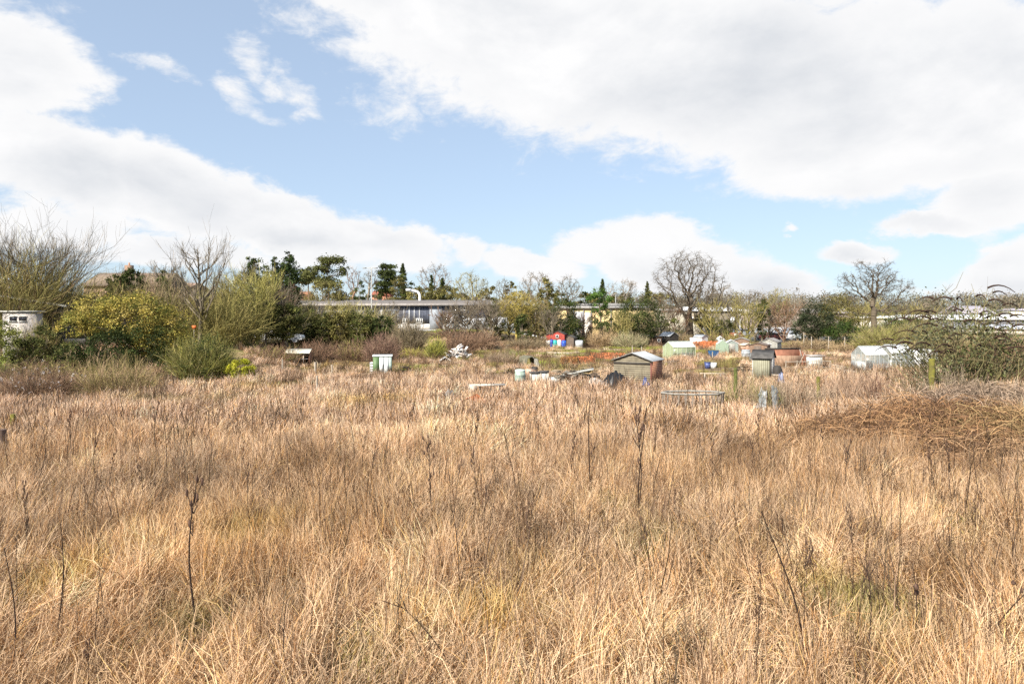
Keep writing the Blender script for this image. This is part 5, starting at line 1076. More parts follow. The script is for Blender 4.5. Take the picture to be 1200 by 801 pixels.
    # houses at the left
    Y = 88; xc = X(140, Y); o = empty('house', xc, Y, 0, tz(xc, Y), 'brown roofed house with a chimney peeping over the left trees', 'house'); z0 = o.location.z; he, hr = Z(334, Y) - z0, Z(317.5, Y) - z0; x0, x1 = X(98, Y) - xc, X(186, Y) - xc
    part('wall', solid('brown_brick', (.26, .17, .12), .9), o, B(x0, x1, 0, 8, 0, he)); rf = part('roof', solid('brown_tiles', (.20, .15, .11), .9, .2, 4, bump=.4), o, PR([(-.4, he - .1), (4, hr), (8.4, he - .1)], x0 - .3, x1 + .3, axis='x'))
    cx = X(131, Y) - xc; ch = part('chimney', solid('brown_brick', (.26, .17, .12), .9), rf, B(cx - .4, cx + .4, 3.6, 4.4, hr - .6, hr + 1.0)); part('chimney_pot', solid('clay_pot', (.4, .2, .12)), ch, LA([(.12, hr + 1.0), (.10, hr + 1.35), (.08, hr + 1.35)], 10, cx=cx, cy=4))
    for (px, Y, a, b, t, e, l, rc) in [(445, 168, 436, 455, 340, 346, 'small red brick house between the lamp post and the cedar', (.30, .11, .07)), (208, 96, 202, 218, 330, 338, 'small pale house front glimpsed left of the tall slender bare tree', (.38, .26, .2)), (350, 160, 344, 358, 341, 347, 'small red roofed house behind the left end of the long building', (.32, .14, .09))]:
        xc = X(px, Y); o = empty('house', xc, Y, 0, tz(xc, Y), l, 'house'); z0 = o.location.z; he, hr = Z(e, Y) - z0, Z(t, Y) - z0; x0, x1 = X(a, Y) - xc, X(b, Y) - xc
        part('wall', solid('house_wall_' + str(px), (.42, .2, .13) if px != 208 else (.6, .5, .42), .9), o, B(x0, x1, 0, 7, 0, he)); part('roof', solid('house_roof_' + str(px), rc, .9), o, PR([(-.3, he), (3.5, hr), (7.3, he)], x0 - .3, x1 + .3, axis='x'))
        part('window', glass(), o, B(-.5, .5, -.02, .02, he - 1.6, he - .5))
    # garden buildings, far left: dark roofs with pale verges, white wall
    dr = solid('dark_felt_roof', (.055, .055, .05), .95, .3, 2.0); wv = solid('pale_verge', (.50, .48, .43), .7, .08); dw = solid('dark_stained_boards', (.07, .065, .05), .9, .25, 3)
    for Y, pa, ta, pb, tb, bot, l in [(61, -60, 325, 78, 346.5, 372, 'dark hut at the far left with the higher of two pale sloping roof edges'), (57.5, -60, 336, 75, 358, 380, 'lower dark hut at the far left, its sloping roof edge below the other one')]:
        x0, x1, z0_, z1_ = X(pa, Y), X(pb, Y), Z(ta, Y), Z(tb, Y); xc = (x0 + x1) / 2; o = empty('garden_building', xc, Y, 0, tz(xc, Y) - .3, l, 'hut'); q = o.location.z; a, b, za, zb = x0 - xc, x1 - xc, z0_ - q, z1_ - q
        part('wall', dw, o, PR([(a, 0), (b, 0), (b, zb - .1), (a, za - .1)], .25, 3.3)); rf = part('roof', dr, o, PR([(a - .2, za - .097), (b + .2, zb - .097), (b + .2, zb), (a - .2, za)], 0, 3.6)); part('verge', wv, rf, PR([(a - .2, za - .12), (b + .2, zb - .12), (b + .2, zb + .03), (a - .2, za + .03)], -.06, -.005))
    Y = 54.5; xc = X(22, Y); o = empty('garden_building', xc, Y, 0, tz(xc, Y) - .1, 'small white walled hut with a narrow window at the far left', 'hut'); z0 = o.location.z; hr = Z(365.5, Y) - z0; W = 38 / F * Y
    part('wall', solid('white_hut_wall', (.42, .38, .35), .8, .06, 1.0), o, B(-W / 2, W / 2, 0, .9, 0, hr)); part('roof', wv, o, B(-W / 2 - .1, W / 2 + .15, -.15, 1.0, hr + .002, hr + .1))
    for a_, b_ in ((11.5, 19.5), (22.5, 31)):
        w = part('window', glass('dark_pane', (.02, .02, .025)), o, B(X(a_, Y) - xc, X(b_, Y) - xc, -.05, .02, Z(376, Y) - z0, Z(371, Y) - z0)); part('frame', solid('grey_frame', (.45, .44, .42)), w, B(X(a_, Y) - xc - .05, X(b_, Y) - xc + .05, -.08, -.052, Z(371, Y) - z0, Z(370.2, Y) - z0), B(X(a_, Y) - xc - .05, X(b_, Y) - xc + .05, -.1, -.052, Z(377, Y) - z0, Z(376, Y) - z0))
    x = X(84, 57); o = empty('garden_bench', x, 57, 5, label='pale wooden bench glimpsed through the yellow variegated shrub', cat='bench'); wd = solid('pale_wood', (.62, .5, .38), .8)
    part('seat', wd, o, B(-.8, .8, 0, .45, .42, .47)); part('backrest', wd, o, B(-.8, .8, .44, .49, .5, .9))
    for s in (-.72, .72):
        for q in (.05, .38): part('leg', wd, o, B(s - .04, s + .04, q, q + .06, 0, .418))

def car(px, Y, rz, col, label, van=False, L=4.2, z=None):
    x = X(px, Y); z0 = tz(x, Y) + .12 if z is None else z; o = empty('parked_van' if van else 'parked_car', x, Y, rz, z0, label, 'van' if van else 'car', 'vehicles parked in the yard'); h = L / 2
    paint = solid('paint_%s' % '_'.join(str(int(c * 100)) for c in col), col, .25, .03, 1, spec=.6)
    if van:
        prof = [(-h, .35), (h, .35), (h, .95), (h - .75, 1.25), (h - 1.1, 2.0), (-h + .05, 2.05), (-h, 1.9)]; gl = [[(h - .82, 1.28), (h - 1.12, 1.92), (h - 1.9, 1.92), (h - 1.9, 1.28)]]; W = 1.9
    else:
        prof = [(-h, .35), (h, .35), (h, .72), (h - .15, .85), (h - 1.05, .98), (h - 1.75, 1.42), (-h + .9, 1.46), (-h + .25, 1.02), (-h, .9)]; gl = [[(h - 1.2, 1.0), (h - 1.8, 1.37), (.05, 1.39), (.05, 1.0)], [(-.05, 1.0), (-.05, 1.4), (-h + .95, 1.40), (-h + .45, 1.02)]]; W = 1.75
    part('body', paint, o, PR(prof, -W / 2, W / 2))
    for g_ in gl:
        for s in (-1, 1): part('side_window', glass(), o, PR(g_, min(s * (W / 2 + .004), s * (W / 2 - .02)), max(s * (W / 2 + .004), s * (W / 2 - .02))))
    a, b = (prof[3], prof[4]) if van else (prof[4], prof[5]); g = Geo(); v = []
    for (q, t) in ((a, .06), (b, -.06)):
        for s in (-1, 1): v.append((q[0] + .01 + (b[0] - a[0]) * t, s * W * .44, q[1] + .012 + (b[1] - a[1]) * t))
    g.add(v, [(0, 1, 3, 2)], (1, 1, 1)); g.build('windscreen', glass(), o)
    for sx in (-h + .75, h - .8):
        for s in (-1, 1):
            w = Geo(); tubes(w, [(sx, s * (W / 2 - .18), .32)], [(sx, s * (W / 2 + .02), .32)], .32, .32, (1, 1, 1), 16); th = np.arange(16) / 16 * 2 * np.pi
            ww = w.build('wheel', solid('tyre_rubber', (.03, .03, .03), .9), o); r = Geo(); r.add([(sx + .3 * math.cos(t), s * (W / 2 + .015), .32 + .3 * math.sin(t)) for t in th], [tuple(range(16))], (1, 1, 1)); r.build('rim', solid('alloy_rim', (.45, .45, .46), .4), ww)
    for s in (-.62, .62): part('headlight', solid('lamp_lens', (.8, .8, .82), .2), o, B(h - .03, h + .015, s - .16, s + .16, .62, .76))
    return o

def vehicles():
    car(867, 128, 215, (.62, .64, .66), 'silver hatchback with a dark windscreen beside the thin dark trunk', z=Z(394.5, 128), L=4.0)
    for px, Y, rz, c, l, v in [(902, 126, 8, (.80, .80, .80), 'white van at the left end of the parked row beside the dark ivy column', True), (912, 132, 15, (.50, .52, .54), 'grey car second in the parked row, partly behind the white one', False), (916, 124, 10, (.82, .82, .82), 'white car in the middle of the parked row', False),
                              (921, 135, 6, (.78, .79, .8), 'white van behind the middle of the parked row', True), (931, 125, 12, (.62, .66, .7), 'pale blue grey car at the right end of the parked row', False), (925, 130, 186, (.82, .83, .83), 'white car between the two rows of parked vehicles', False), (905, 121, 4, (.16, .05, .05), 'dark red car low in front of the parked row', False)]:
        car(px, Y, rz, c, l, v, L=4.8 if v else 4.1)
    x, Y = X(860, 112), 112.0; o = empty('small_digger', x, Y, 20, label='small rust red digger standing below the silver hatchback', cat='digger'); red = solid('rust_red_paint', (.20, .06, .035), .6)
    part('cab', red, o, B(-.5, .4, -.5, .5, .95, 1.75)); part('window', glass('pale_pane', (.6, .62, .6)), o, B(-.35, .25, -.53, -.505, 1.2, 1.6)); part('engine_cover', red, o, B(-1.1, -.505, -.45, .45, .6, 1.1))
    for s in (-.5, .5): part('track', solid('tyre_rubber', (.03, .03, .03), .9), o, B(-1.0, .9, s - .18, s + .18, 0, .5))
    part('chassis', solid('black_steel', (.04, .04, .04)), o, B(-.9, .7, -.3, .3, .3, .6)); part('arm', red, o, BAR((.4, 0, 1.0), (1.3, 0, 1.7), .08, 6), BAR((1.3, 0, 1.7), (1.9, 0, .8), .06, 6))

SW_ = lambda n, c, c2, **k: striped(n, c, c2, 'Z', **k)
def shed(px, Y, rz, W, L, he, hr, wallm, roofm, label, side=None, door=None, win=None, cat='shed', name='garden_shed', z=None, sagging=0, group=None, keep=True):
    x = X(px, Y); o = empty(name, x, Y, rz, tz(x, Y) - .05 if z is None else z, label, cat, group); wall, lf, rt = gable(W, L, he, hr)
    if side:      # side walls of another colour from the gable
        part('gable_wall', wallm, o, PR(wall, 0, .06), PR(wall, L - .06, L)); part('side_wall', side, o, B(W / 2 - .06, W / 2 - .002, .065, L - .065, 0, he), B(-W / 2 + .002, -W / 2 + .06, .065, L - .065, 0, he))
    else: part('wall', wallm, o, PR(wall, 0, L))
    part('roof', roofm, o, PR(lf, -.12, L + .12), PR(rt, -.12, L + .12))
    if door: part('door', door, o, B(-.38, .38, -.035, -.004, .05, min(1.7, he * .97)))
    if win: p_ = part('window', glass(), o, B(win[0], win[1], -.03, -.003, win[2], win[3])); part('frame', solid('white_frame', (.8, .8, .78), .5, .05), p_, B(win[0] - .05, win[1] + .05, -.05, -.032, win[3], win[3] + .05), B(win[0] - .05, win[1] + .05, -.05, -.032, win[2] - .05, win[2]), B(win[0] - .05, win[0], -.05, -.032, win[2], win[3]), B(win[1], win[1] + .05, -.05, -.032, win[2], win[3]))
    if keep: KEEP.append((x + L / 2 * math.sin(R(-rz)), Y + L / 2, max(W, L) * .62))
    return o
def greenhouse(px, Y, rz, W, L, he, hr, label, frame=(.75, .77, .75), a=.45, tone=(.8, .85, .83), side=None, name='greenhouse', n=5, group=None):
    x = X(px, Y); o = empty(name, x, Y, rz, tz(x, Y) - .02, label, 'greenhouse', group); gl = polyglass('greenhouse_glass_%d_%d' % (int(a * 100), int(tone[0] * 100)), tone, a); fm = solid('greenhouse_frame_%d' % int(frame[0] * 100), frame, .5, .05); h = W / 2
    g = Geo(); base = .0
    for y0_, y1_ in ((0, .012), (L - .012, L)): prism(g, [(-h, base), (h, base), (h, he), (0, hr), (-h, he)], y0_, y1_)
    box(g, -h, -h + .012, .02, L - .02, base, he); box(g, h - .012, h, .02, L - .02, base, he)
    g.build('glazing', gl, o)
    part('roof_glazing', polyglass('greenhouse_roof', (.88, .9, .9), .85), o, PR([(-h - .03, he + .005), (0, hr + .02), (0, hr + .035), (-h - .03, he + .02)], -.03, L + .03), PR([(h + .03, he + .005), (h + .03, he + .02), (0, hr + .035), (0, hr + .02)], -.03, L + .03))
    if side: part('lower_panel', side, o, B(-h - .014, -h - .002, 0, L, 0, he * .55), B(-h, h, -.016, -.003, 0, he * .55))
    g = Geo()
    for i in range(n + 1):
        y = L * i / n
        for s in (-1, 1): bar(g, (s * (h + .02), y, 0), (s * (h + .02), y, he), .022, 4); bar(g, (s * (h + .02), y, he + .02), (0, y, hr + .05), .022, 4)
    for s in (-1, 1): bar(g, (s * (h + .02), 0, he), (s * (h + .02), L, he), .025, 4); bar(g, (s * (h + .02), 0, he * .5), (s * (h + .02), L, he * .5), .018, 4)
    bar(g, (0, 0, hr + .05), (0, L, hr + .05), .028, 4)
    for q in (-.4, .4): bar(g, (q, -.02, 0), (q, -.02, he + (hr - he) * (1 - .4 / h) - .02), .02, 4)
    g.build('frame', fm, o); KEEP.append((x, Y + L / 2, max(W, L) * .5)); return o
def lumpy(g, W, D, H, rng, n=16, m=8, c=(1, 1, 1), rough=.2, power=2.0):
    """draped sheet or heap"""
    u = np.linspace(-1, 1, n); v = np.linspace(-1, 1, m); U, V = np.meshgrid(u, v)
    h = np.clip(1 - np.abs(U) ** power, 0, 1) ** .6 * np.clip(1 - np.abs(V) ** power, 0, 1) ** .6 * H * (1 + rough * rng.normal(size=U.shape))
    P = np.stack([U * W / 2 * (1 + .03 * rng.normal(size=U.shape)), V * D / 2, h - .03], -1).reshape(-1, 3); i = np.arange(n * m).reshape(m, n)
    g.add(P, np.stack([i[:-1, :-1], i[:-1, 1:], i[1:, 1:], i[1:, :-1]], -1).reshape(-1, 4), c)
def planks(g, n, L, rad, h, rng, c, w=.12, th=.03, flat=True):
    for i in range(n):
        a = rng.uniform(0, 3.14); x, y = rng.normal(size=2) * rad * .45; z = rng.uniform(.02, h) * math.exp(-(x * x + y * y) / rad ** 2); t = rng.uniform(-.25, .25) if flat else rng.uniform(-.9, .9)
        M_ = Matrix.Translation((x, y, z + .05)) @ Matrix.Rotation(a, 4, 'Z') @ Matrix.Rotation(t, 4, 'Y') @ Matrix.Rotation(rng.uniform(-.4, .4), 4, 'X'); l = L * rng.uniform(.5, 1.1) / 2; cc = np.array(c[rng.integers(len(c))]) * rng.uniform(.8, 1.2)
        vs_ = [(s1 * l, s2 * w / 2, s3 * th / 2) for s3 in (-1, 1) for s2 in (-1, 1) for s1 in (-1, 1)]; v = [tuple(M_ @ Vector(q)) for q in vs_]
        g.add(v, [(0, 2, 3, 1), (4, 5, 7, 6), (0, 1, 5, 4), (2, 6, 7, 3), (0, 4, 6, 2), (1, 3, 7, 5)], np.clip(cc, 0, .95))
def post(px, py_b, top, r, mat, label, Y=None, name='fence_post', lean=0, group=None, keep=True):
    if Y is None: x, Y = hit(px, py_b)
    else: x = X(px, Y)
    o = empty(name, x, Y, z=tz(x, Y) - .3); h = Z(top, Y) - o.location.z; g = Geo(); q = (lean * h, 0, h); m = 6; rr = nrng()
    for i in range(m): bar(g, np.array(q) * i / m, np.array(q) * (i + 1) / m, r * (1 + .08 * rr.normal()), 8, (1, 1, 1), r * (1 + .05 * rr.normal()))
    th = np.arange(8) / 8 * 6.283; g.add([(q[0] + r * math.cos(t), r * math.sin(t), h) for t in th], [tuple(range(8))], (1, 1, 1))
    loc = o.location.copy(); bpy.data.objects.remove(o); ob = g.build(name, mat); ob.location = loc; KEEP.append((x, Y - .35, .45)) if Y < 45 else None; tag(ob, label, 'post', group)
    return ob
def butt(px, Y, r, h, mat, label, lid=None, name='water_butt', z=0, group=None, cat='water butt', x=None):
    x = X(px, Y) if x is None else x; o = empty(name, x, Y, z=tz(x, Y) + z, label=label, cat=cat, group=group)
    part('barrel', mat, o, LA([(0, 0), (r * .88, 0), (r * .95, h * .1), (r, h * .35), (r * 1.03, h * .37), (r, h * .4), (r, h * .7), (r * 1.03, h * .72), (r * .99, h * .75), (r * .93, h), (0, h)], 18), smooth=False)
    part('lid', lid or mat, o, LA([(r * .98, h + .002), (r * .98, h + .05), (r * .75, h + .10), (0, h + .13)], 18)); return o

def plots():
    grey_wood = striped('weathered_grey_boards', (.08, .06, .04), (.22, .19, .13), 'Z', 2.2, .9, .3); red_wood = striped('red_brown_boards', (.16, .07, .04), (.36, .17, .10), 'Z', 2.6, .9, .25)
    felt = solid('grey_roof_felt', (.45, .46, .46), .7, .15, 2.0); dkfelt = solid('black_roof_felt', (.08, .075, .07), .95, .25, 3.0); white = solid('white_panel', (.66, .67, .67), .5, .05); whitewood = striped('white_boards', (.45, .43, .40), (.70, .69, .66), 'Z', 2.4, .8, .12)
    rng = nrng()
    # the wooden shed in the middle
    Y = 47.0; o = shed(741, Y, -30, 2.65, 2.3, 1.72, 2.2, grey_wood, felt, 'weathered wooden garden shed with a red brown side wall in the middle of the plots', side=red_wood)
    part('roof_trim', solid('dark_trim', (.07, .06, .05)), o, BAR((-1.45, -.13, 1.69), (0, -.13, 2.21), .035, 4), BAR((1.45, -.13, 1.69), (0, -.13, 2.21), .035, 4)); part('cross_board', solid('dark_trim', (.07, .06, .05)), o, B(-1.33, 1.33, -.05, -.005, 1.5, 1.62)); part('corner_post', solid('maroon_post', (.16, .06, .045)), o, B(1.27, 1.36, -.05, -.002, 0, 1.6))
    # green and white locker
    Y = 54; x = X(448, Y); KEEP.append((x, Y, 1.0)); o = empty('storage_locker', x, Y, 8, label='green sided metal locker with white double doors, alone in the grass left of centre', cat='locker'); W, D, H = 1.42, .9, 1.55
    part('body', solid('dark_green_paint', (.10, .16, .07), .5, .12), o, B(-W / 2, W / 2, 0, D, 0, H)); part('roof', solid('pale_lid', (.62, .66, .62), .5), o, PR([(-.06, H + .002), (-.06, H + .06), (D + .05, H + .12), (D + .05, H + .002)], -W / 2 - .05, W / 2 + .05, axis='x'))
    part('side_panel', solid('dark_green_paint', (.10, .16, .07), .5, .12), o, B(-W / 2, -W / 2 + .48, -.025, -.003, .02, H - .03)); part('end_panel', solid('grey_green_panel', (.33, .40, .36), .5), o, B(W / 2 - .2, W / 2, -.025, -.003, .02, H - .03))
    for i, (a, b) in enumerate([(-W / 2 + .5, -.02 + .13), (.15, W / 2 - .22)]): d = part('door', white, o, B(a, b, -.04, -.004, .03, H - .05)); (part('handle', solid('black_steel', (.04, .04, .04)), d, B(.06, .10, -.06, -.042, .75, .95)) if i == 0 else None)
    o = empty('storage_crate', X(436.5, 54), 54, label='small white slatted crate against the left side of the green locker', cat='crate'); h = [B(-.2, .2, 0, .3, z, z + .13) for z in (.05, .25, .45, .65, .85)]; part('slats', white, o, *h); part('corner_posts', solid('grey_frame', (.45, .44, .42)), o, *[B(a, a + .04, -.02, -.003, 0, 1.0) for a in (-.2, .16)])
    # low shed with pale roof
    Y = 63; x = X(349, Y); o = empty('open_shelter', x, Y, 6, label='low open shelter with a pale sloping roof before the left hedge', cat='shelter'); KEEP.append((x, Y, 1.5)); wd = solid('pale_wood', (.62, .5, .38), .8)
    part('roof', solid('pale_roof_sheet', (.68, .64, .52), .6, .08), o, PR([(-.25, 1.28), (1.1, 1.62), (1.1, 1.66), (-.25, 1.33)], -1.15, 1.05, axis='x')); part('back_wall', solid('dark_wood_and_shade', (.04, .035, .03)), o, B(-1.0, 1.0, 1.0, 1.05, 0, 1.58)); part('side_wall', red_wood, o, B(-1.05, -1.0, 0, 1.0, 0, 1.3), B(.97, 1.02, 0, 1.0, 0, 1.3))
    for s in (-.05, .5): part('post', wd, o, B(s - .04, s + .04, -.08, -.01, 0, 1.28))
    part('shelf', solid('grey_frame', (.45, .44, .42)), o, B(-.9, .9, .1, .8, .75, .8))
    wp = solid('weathered_post', (.34, .29, .23), .9, .2, 5); moss = solid('mossy_post', (.15, .14, .025), .95, .25, 6, stain=(.11, .095, .03)); mdk = solid('dark_mossy_post', (.10, .11, .03), .95, .3, 6)
    post(369.5, 443, 424, .09, wp, 'weathered wooden post right of the low open shelter'); post(331, 440, 421, .06, wp, 'thin pale post left of the low open shelter'); post(389, 442, 427, .05, wp, 'second thin post right of the low open shelter'); post(371.5, 470, 440, .05, wp, 'thin grey post in the grass below the low open shelter')
    post(862, 480, 431, .10, mdk, 'dark mossy post with thin shoots around it, right of the staked bin'); post(959, 482, 441, .085, moss, 'yellow green mossy post standing alone between the wrapped bundle and the mound'); post(1092, 486, 420, .12, moss, 'tall bright mossy post in front of the seed spike bush', Y=29.3)
    post(16, 506, 485, .11, moss, 'short mossy post at the left edge of the field'); post(2, 545, 503, .12, solid('old_dark_post', (.12, .08, .06)), 'dark post cut by the left edge of the picture'); post(122, 492, 481, .08, moss, 'short stub of a mossy post in the left field')
    for i, (px, Y, t, b) in enumerate([(951, 90, 394, 404), (971, 88, 394, 404), (990, 86, 395, 404), (942, 92, 389, 402), (835, 72, 412, 424), (818, 71, 414, 424), (741, 78, 405, 414), (752, 78, 406, 414)]):
        post(px, b, t, .06, wp, ['first of the far fence posts under the dark rounded tree', 'far fence post under the large olive tree', 'far fence post by the dark green shrub under the olive tree', 'white topped far post beside the end of the parked row', 'thin post right of the staked netting', 'thin post by the small greenhouse', 'left thin stake behind the wooden shed', 'right thin stake behind the wooden shed'][i], Y=Y)
    # small dark hut, white timber pile
    Y = 66; x = X(522, Y); o = empty('animal_hutch', x, Y, 10, label='tiny dark fronted hutch with a pale pitched roof, left of the bramble mound', cat='hutch'); wall, lf, rt = gable(.9, .7, .3, .62)
    part('wall', solid('dark_wood_and_shade', (.04, .035, .03)), o, PR(wall, 0, .7)); part('roof', whitewood, o, PR(lf, -.1, .8), PR(rt, -.1, .8))
    x, y = hit(537, 419); o = empty('timber_pile', x, y, label='heap of broken white boards in the middle distance left of centre', cat='rubbish pile'); g = Geo(); planks(g, 55, 1.6, 1.05, 1.05, rng, [(.78, .72, .66), (.68, .58, .5), (.82, .8, .78)], .25, .04, False); g.build('boards', TWIG(), o)
    for px, py, w, l, c in [(505, 417, .9, 'small heap of grey rubble left of the white timber heap', [(.5, .48, .46)]), (535, 427, 1.3, 'flat scatter of brown boards below the white timber heap', [(.36, .28, .2), (.5, .42, .33)]), (495, 418, 1.2, 'low line of dark sticks right of the locker', [(.12, .09, .07)]), (475, 436, .8, 'small dark broken frame beside the green locker', [(.06, .05, .04), (.2, .15, .1)]),
                            (570, 406, 1.8, 'pale fallen branches before the grey brown leafless tree', [(.5, .44, .38)]), (612, 406, 1.6, 'scatter of pale sticks left of the red hut', [(.56, .5, .44), (.4, .34, .28)]), (735, 428, 1.2, 'dark broken frames left of the wooden shed', [(.08, .07, .06), (.2, .17, .13)]), (700, 434, 1.2, 'dark scrap timber behind the black sheeting', [(.10, .09, .07), (.3, .25, .18)]),
                            (770, 428, .9, 'pale scraps on the plot behind the wooden shed', [(.6, .56, .5)]), (880, 410, 1.2, 'scraps of wood beside the small green shed', [(.3, .2, .12), (.5, .4, .3)]), (1000, 425, .8, 'dark scraps before the large greenhouse', [(.2, .15, .1)])]:
        x, y = hit(px, py); o = empty('scrap_heap', x, y, label=l, cat='rubbish pile'); g = Geo(); planks(g, 22, w * .9, w, .4, rng, c, .12, .03); g.build('boards', TWIG(), o)
    # weathered trestle and rusty sheet
    x, y = hit(571, 470); KEEP.append((x, y, 1.3)); o = empty('field_trestle', x, y, 12, label='weathered plank trestle standing in the field left of the water butt', cat='trestle'); wd2 = solid('bleached_wood', (.55, .48, .40), .85, .2, 4, stain=(.3, .24, .18))
    part('top', wd2, o, B(-1.0, 1.0, -.04, .18, .80, .86), B(-1.0, 1.05, .24, .5, .815, .87)); part('end_board', wd2, o, B(-1.05, -.6, -.1, -.045, .5, .82))
    for s in (-.98, -.5, .6): part('leg', solid('dark_old_wood', (.13, .10, .08)), o, BAR((s, .02, 0), (s + .12, 0.05, .8), .045, 5))
    x, y = hit(546, 484); KEEP.append((x, y, .9)); o = empty('rusty_sheet', x, y, -15, label='rusty folded metal sheet lying in the field left of centre', cat='metal sheet'); rust = solid('rust', (.30, .10, .04), .9, .4, 5)
    g = Geo(); g.add([(-.65, 0, .35), (.15, -.2, .75), (.35, .6, .85), (-.4, .7, .45), (-.65, 0, .31), (.15, -.2, .71), (.35, .6, .81), (-.4, .7, .41)], [(0, 1, 2, 3), (4, 7, 6, 5), (0, 4, 5, 1), (1, 5, 6, 2), (2, 6, 7, 3), (3, 7, 4, 0)], (1, 1, 1)); g.add([(.15, -.2, .74), (.7, 0, .42), (.85, .5, .5), (.35, .6, .84)], [(0, 1, 2, 3)], (1, 1, 1)); bar(g, (-.5, .2, 0), (-.4, .2, .4), .03); bar(g, (.5, .2, 0), (.45, .2, .6), .03)
    part_o = g.build('folded_sheet', rust, o)
    x, y = hit(526, 474); o = empty('grey_sack', x, y, label='grey slumped sack in the field left of the rusty sheet', cat='sack'); g = Geo(); lumpy(g, .9, .6, .75, rng, rough=.12); g.build('cloth', solid('grey_sacking', (.22, .21, .20), .8, .2, 4), o, True)
    # water butt and white crates
    Yb = 46.5; KEEP.append((X(610, Yb), Yb - .5, 1.0)); butt(609.5, Yb, .36, .95, solid('pale_green_plastic', (.30, .37, .31), .4, .06), 'pale green plastic water butt standing among the weeds left of the white crates', lid=solid('pale_green_lid', (.50, .60, .52), .4, .05))
    for (px, w, h, l, t) in [(627, .62, .85, 'left half of the old white cold frame with a dark top', True), (638, .55, .85, 'right half of the old white cold frame, with a dark top and a corner missing', True), (650, .7, .45, 'low pale board frame right of the white cold frames', False)]:
        x = X(px, 46.8); KEEP.append((x, 46.4, .75)); o = empty('cold_frame', x, 46.8, 4, label=l, cat='cold frame'); part('box', solid('aged_white_paint', (.5, .5, .47), .7, .15, 5, stain=(.40, .38, .33)), o, B(-w / 2, w / 2, 0, .5, .02, h)); part('corner_posts', solid('bleached_wood', (.55, .48, .40)), o, *[B(s - .03, s + .03, -.04, -.004, 0, h + .02) for s in (-w / 2 + .03, w / 2 - .03)])
        if t: part('lid', dkfelt, o, B(-w / 2 - .05, w / 2 + .05, -.1, .55, h + .003, h + .06))
    # dark tent, small box
    x, y = hit(624, 432); o = empty('tarpaulin_tent', x, y, 20, label='low dark green tarpaulin tent with an open end, below the red hut', cat='tent'); KEEP.append((x, y, 1.4)); tp = solid('dark_green_tarp', (.13, .12, .08), .85, .25, 3)
    part('cover', tp, o, PR([(-.75, 0), (-.45, .95), (0, 1.1), (.5, .9), (.8, 0), (.74, 0), (.45, .85), (0, 1.04), (-.42, .9), (-.69, 0)], 0, 2.0), PR([(-.7, 0), (-.42, .88), (-.1, .98), (-.2, 0)], 1.96, 1.99)); part('guy_rope', wp, o, BAR((0, -.01, 1.05), (.9, -.6, 0), .02, 4))
    part('end_flap', solid('pale_tarp', (.45, .42, .36), .8), o, PR([(.2, 0), (.15, .9), (.45, .84), (.7, 0)], -.03, -.01))
    x, y = hit(624, 442); KEEP.append((x, y, .7)); o = empty('wooden_box', x, y, 25, label='pinkish wooden box with an open dark side below the tarpaulin tent', cat='box'); part('boards', solid('pink_wood', (.50, .36, .28), .8), o, B(-.4, .15, 0, .5, 0, .6)); part('opening_shade', solid('dark_wood_and_shade', (.04, .035, .03)), o, B(.153, .45, 0, .5, 0, .75))  # dark solid block painted as the shade inside the open side
    # red hut and neighbours
    Y = 96; redm = striped('red_boards', (.22, .03, .02), (.40, .055, .035), 'Z', 2.0, .7, .1); o = shed(653.5, Y, -18, 1.9, 1.8, 1.45, 1.9, redm, dkfelt, 'small bright red hut in front of the dark evergreen', door=None, win=(-.2, .1, 1.0, 1.35), name='red_hut', cat='hut', z=Z(404, Y), keep=False)
    o2 = shed(645.5, Y + .8, -10, 1.3, 1.5, 1.3, 1.6, redm, dkfelt, 'lower red lean to joined on the left of the bright red hut', name='red_hut', cat='hut', z=Z(404, Y), keep=False)
    shed(667, Y, -20, 1.3, 1.6, 1.45, 1.75, solid('dark_brown_boards', (.13, .10, .08), .9, .2, 5), dkfelt, 'dark brown narrow shed right of the bright red hut', z=Z(408, Y), keep=False)
    o = empty('plastic_tank', X(678, Y), Y, -15, label='pale grey tank on the ground right of the dark brown narrow shed', cat='tank'); part('tank', solid('grey_plastic', (.50, .52, .54), .5), o, B(-.5, .5, 0, .8, .15, 1.05)); part('pallet', wd, o, B(-.55, .55, -.05, .85, 0, .148)); part('cap', solid('black_steel', (.04, .04, .04)), o, LA([(.1, 1.05), (.1, 1.12), (0, 1.12)], 10, cy=.4))
    for px, r, h, c, l in [(646.5, .22, .9, (.04, .07, .30), 'dark blue barrel at the left of the row before the red hut'), (650.5, .30, .85, (.04, .36, .34), 'turquoise barrel in the row before the red hut'), (655.5, .26, .9, (.78, .76, .7), 'white barrel between the turquoise and the bright blue ones'), (660.8, .32, .85, (.03, .11, .55), 'bright blue barrel at the right of the row before the red hut')]:
        butt(px, Y - 1.6, r, h, solid('barrel_%d' % int(px), c, .35, .05), l, name='barrel', cat='barrel', group='barrels before the red hut')
    o = empty('low_fence_panel', X(644, Y - 1), Y - 1, 20, label='low pale panel leaning before the left end of the red hut', cat='panel'); part('board', whitewood, o, B(-.5, .5, 0, .04, .05, .8)); part('stake', wp, o, B(-.45, -.4, -.04, -.003, 0, .9))
    x, y = hit(660, 415); o = empty('plank', x, y, -25, label='white plank lying on the grass below the barrels', cat='plank'); part('board', white, o, B(-1.1, 1.1, -.12, .12, .08, .12)); part('rest', wd, o, B(-.2, .1, -.1, .1, 0, .078))
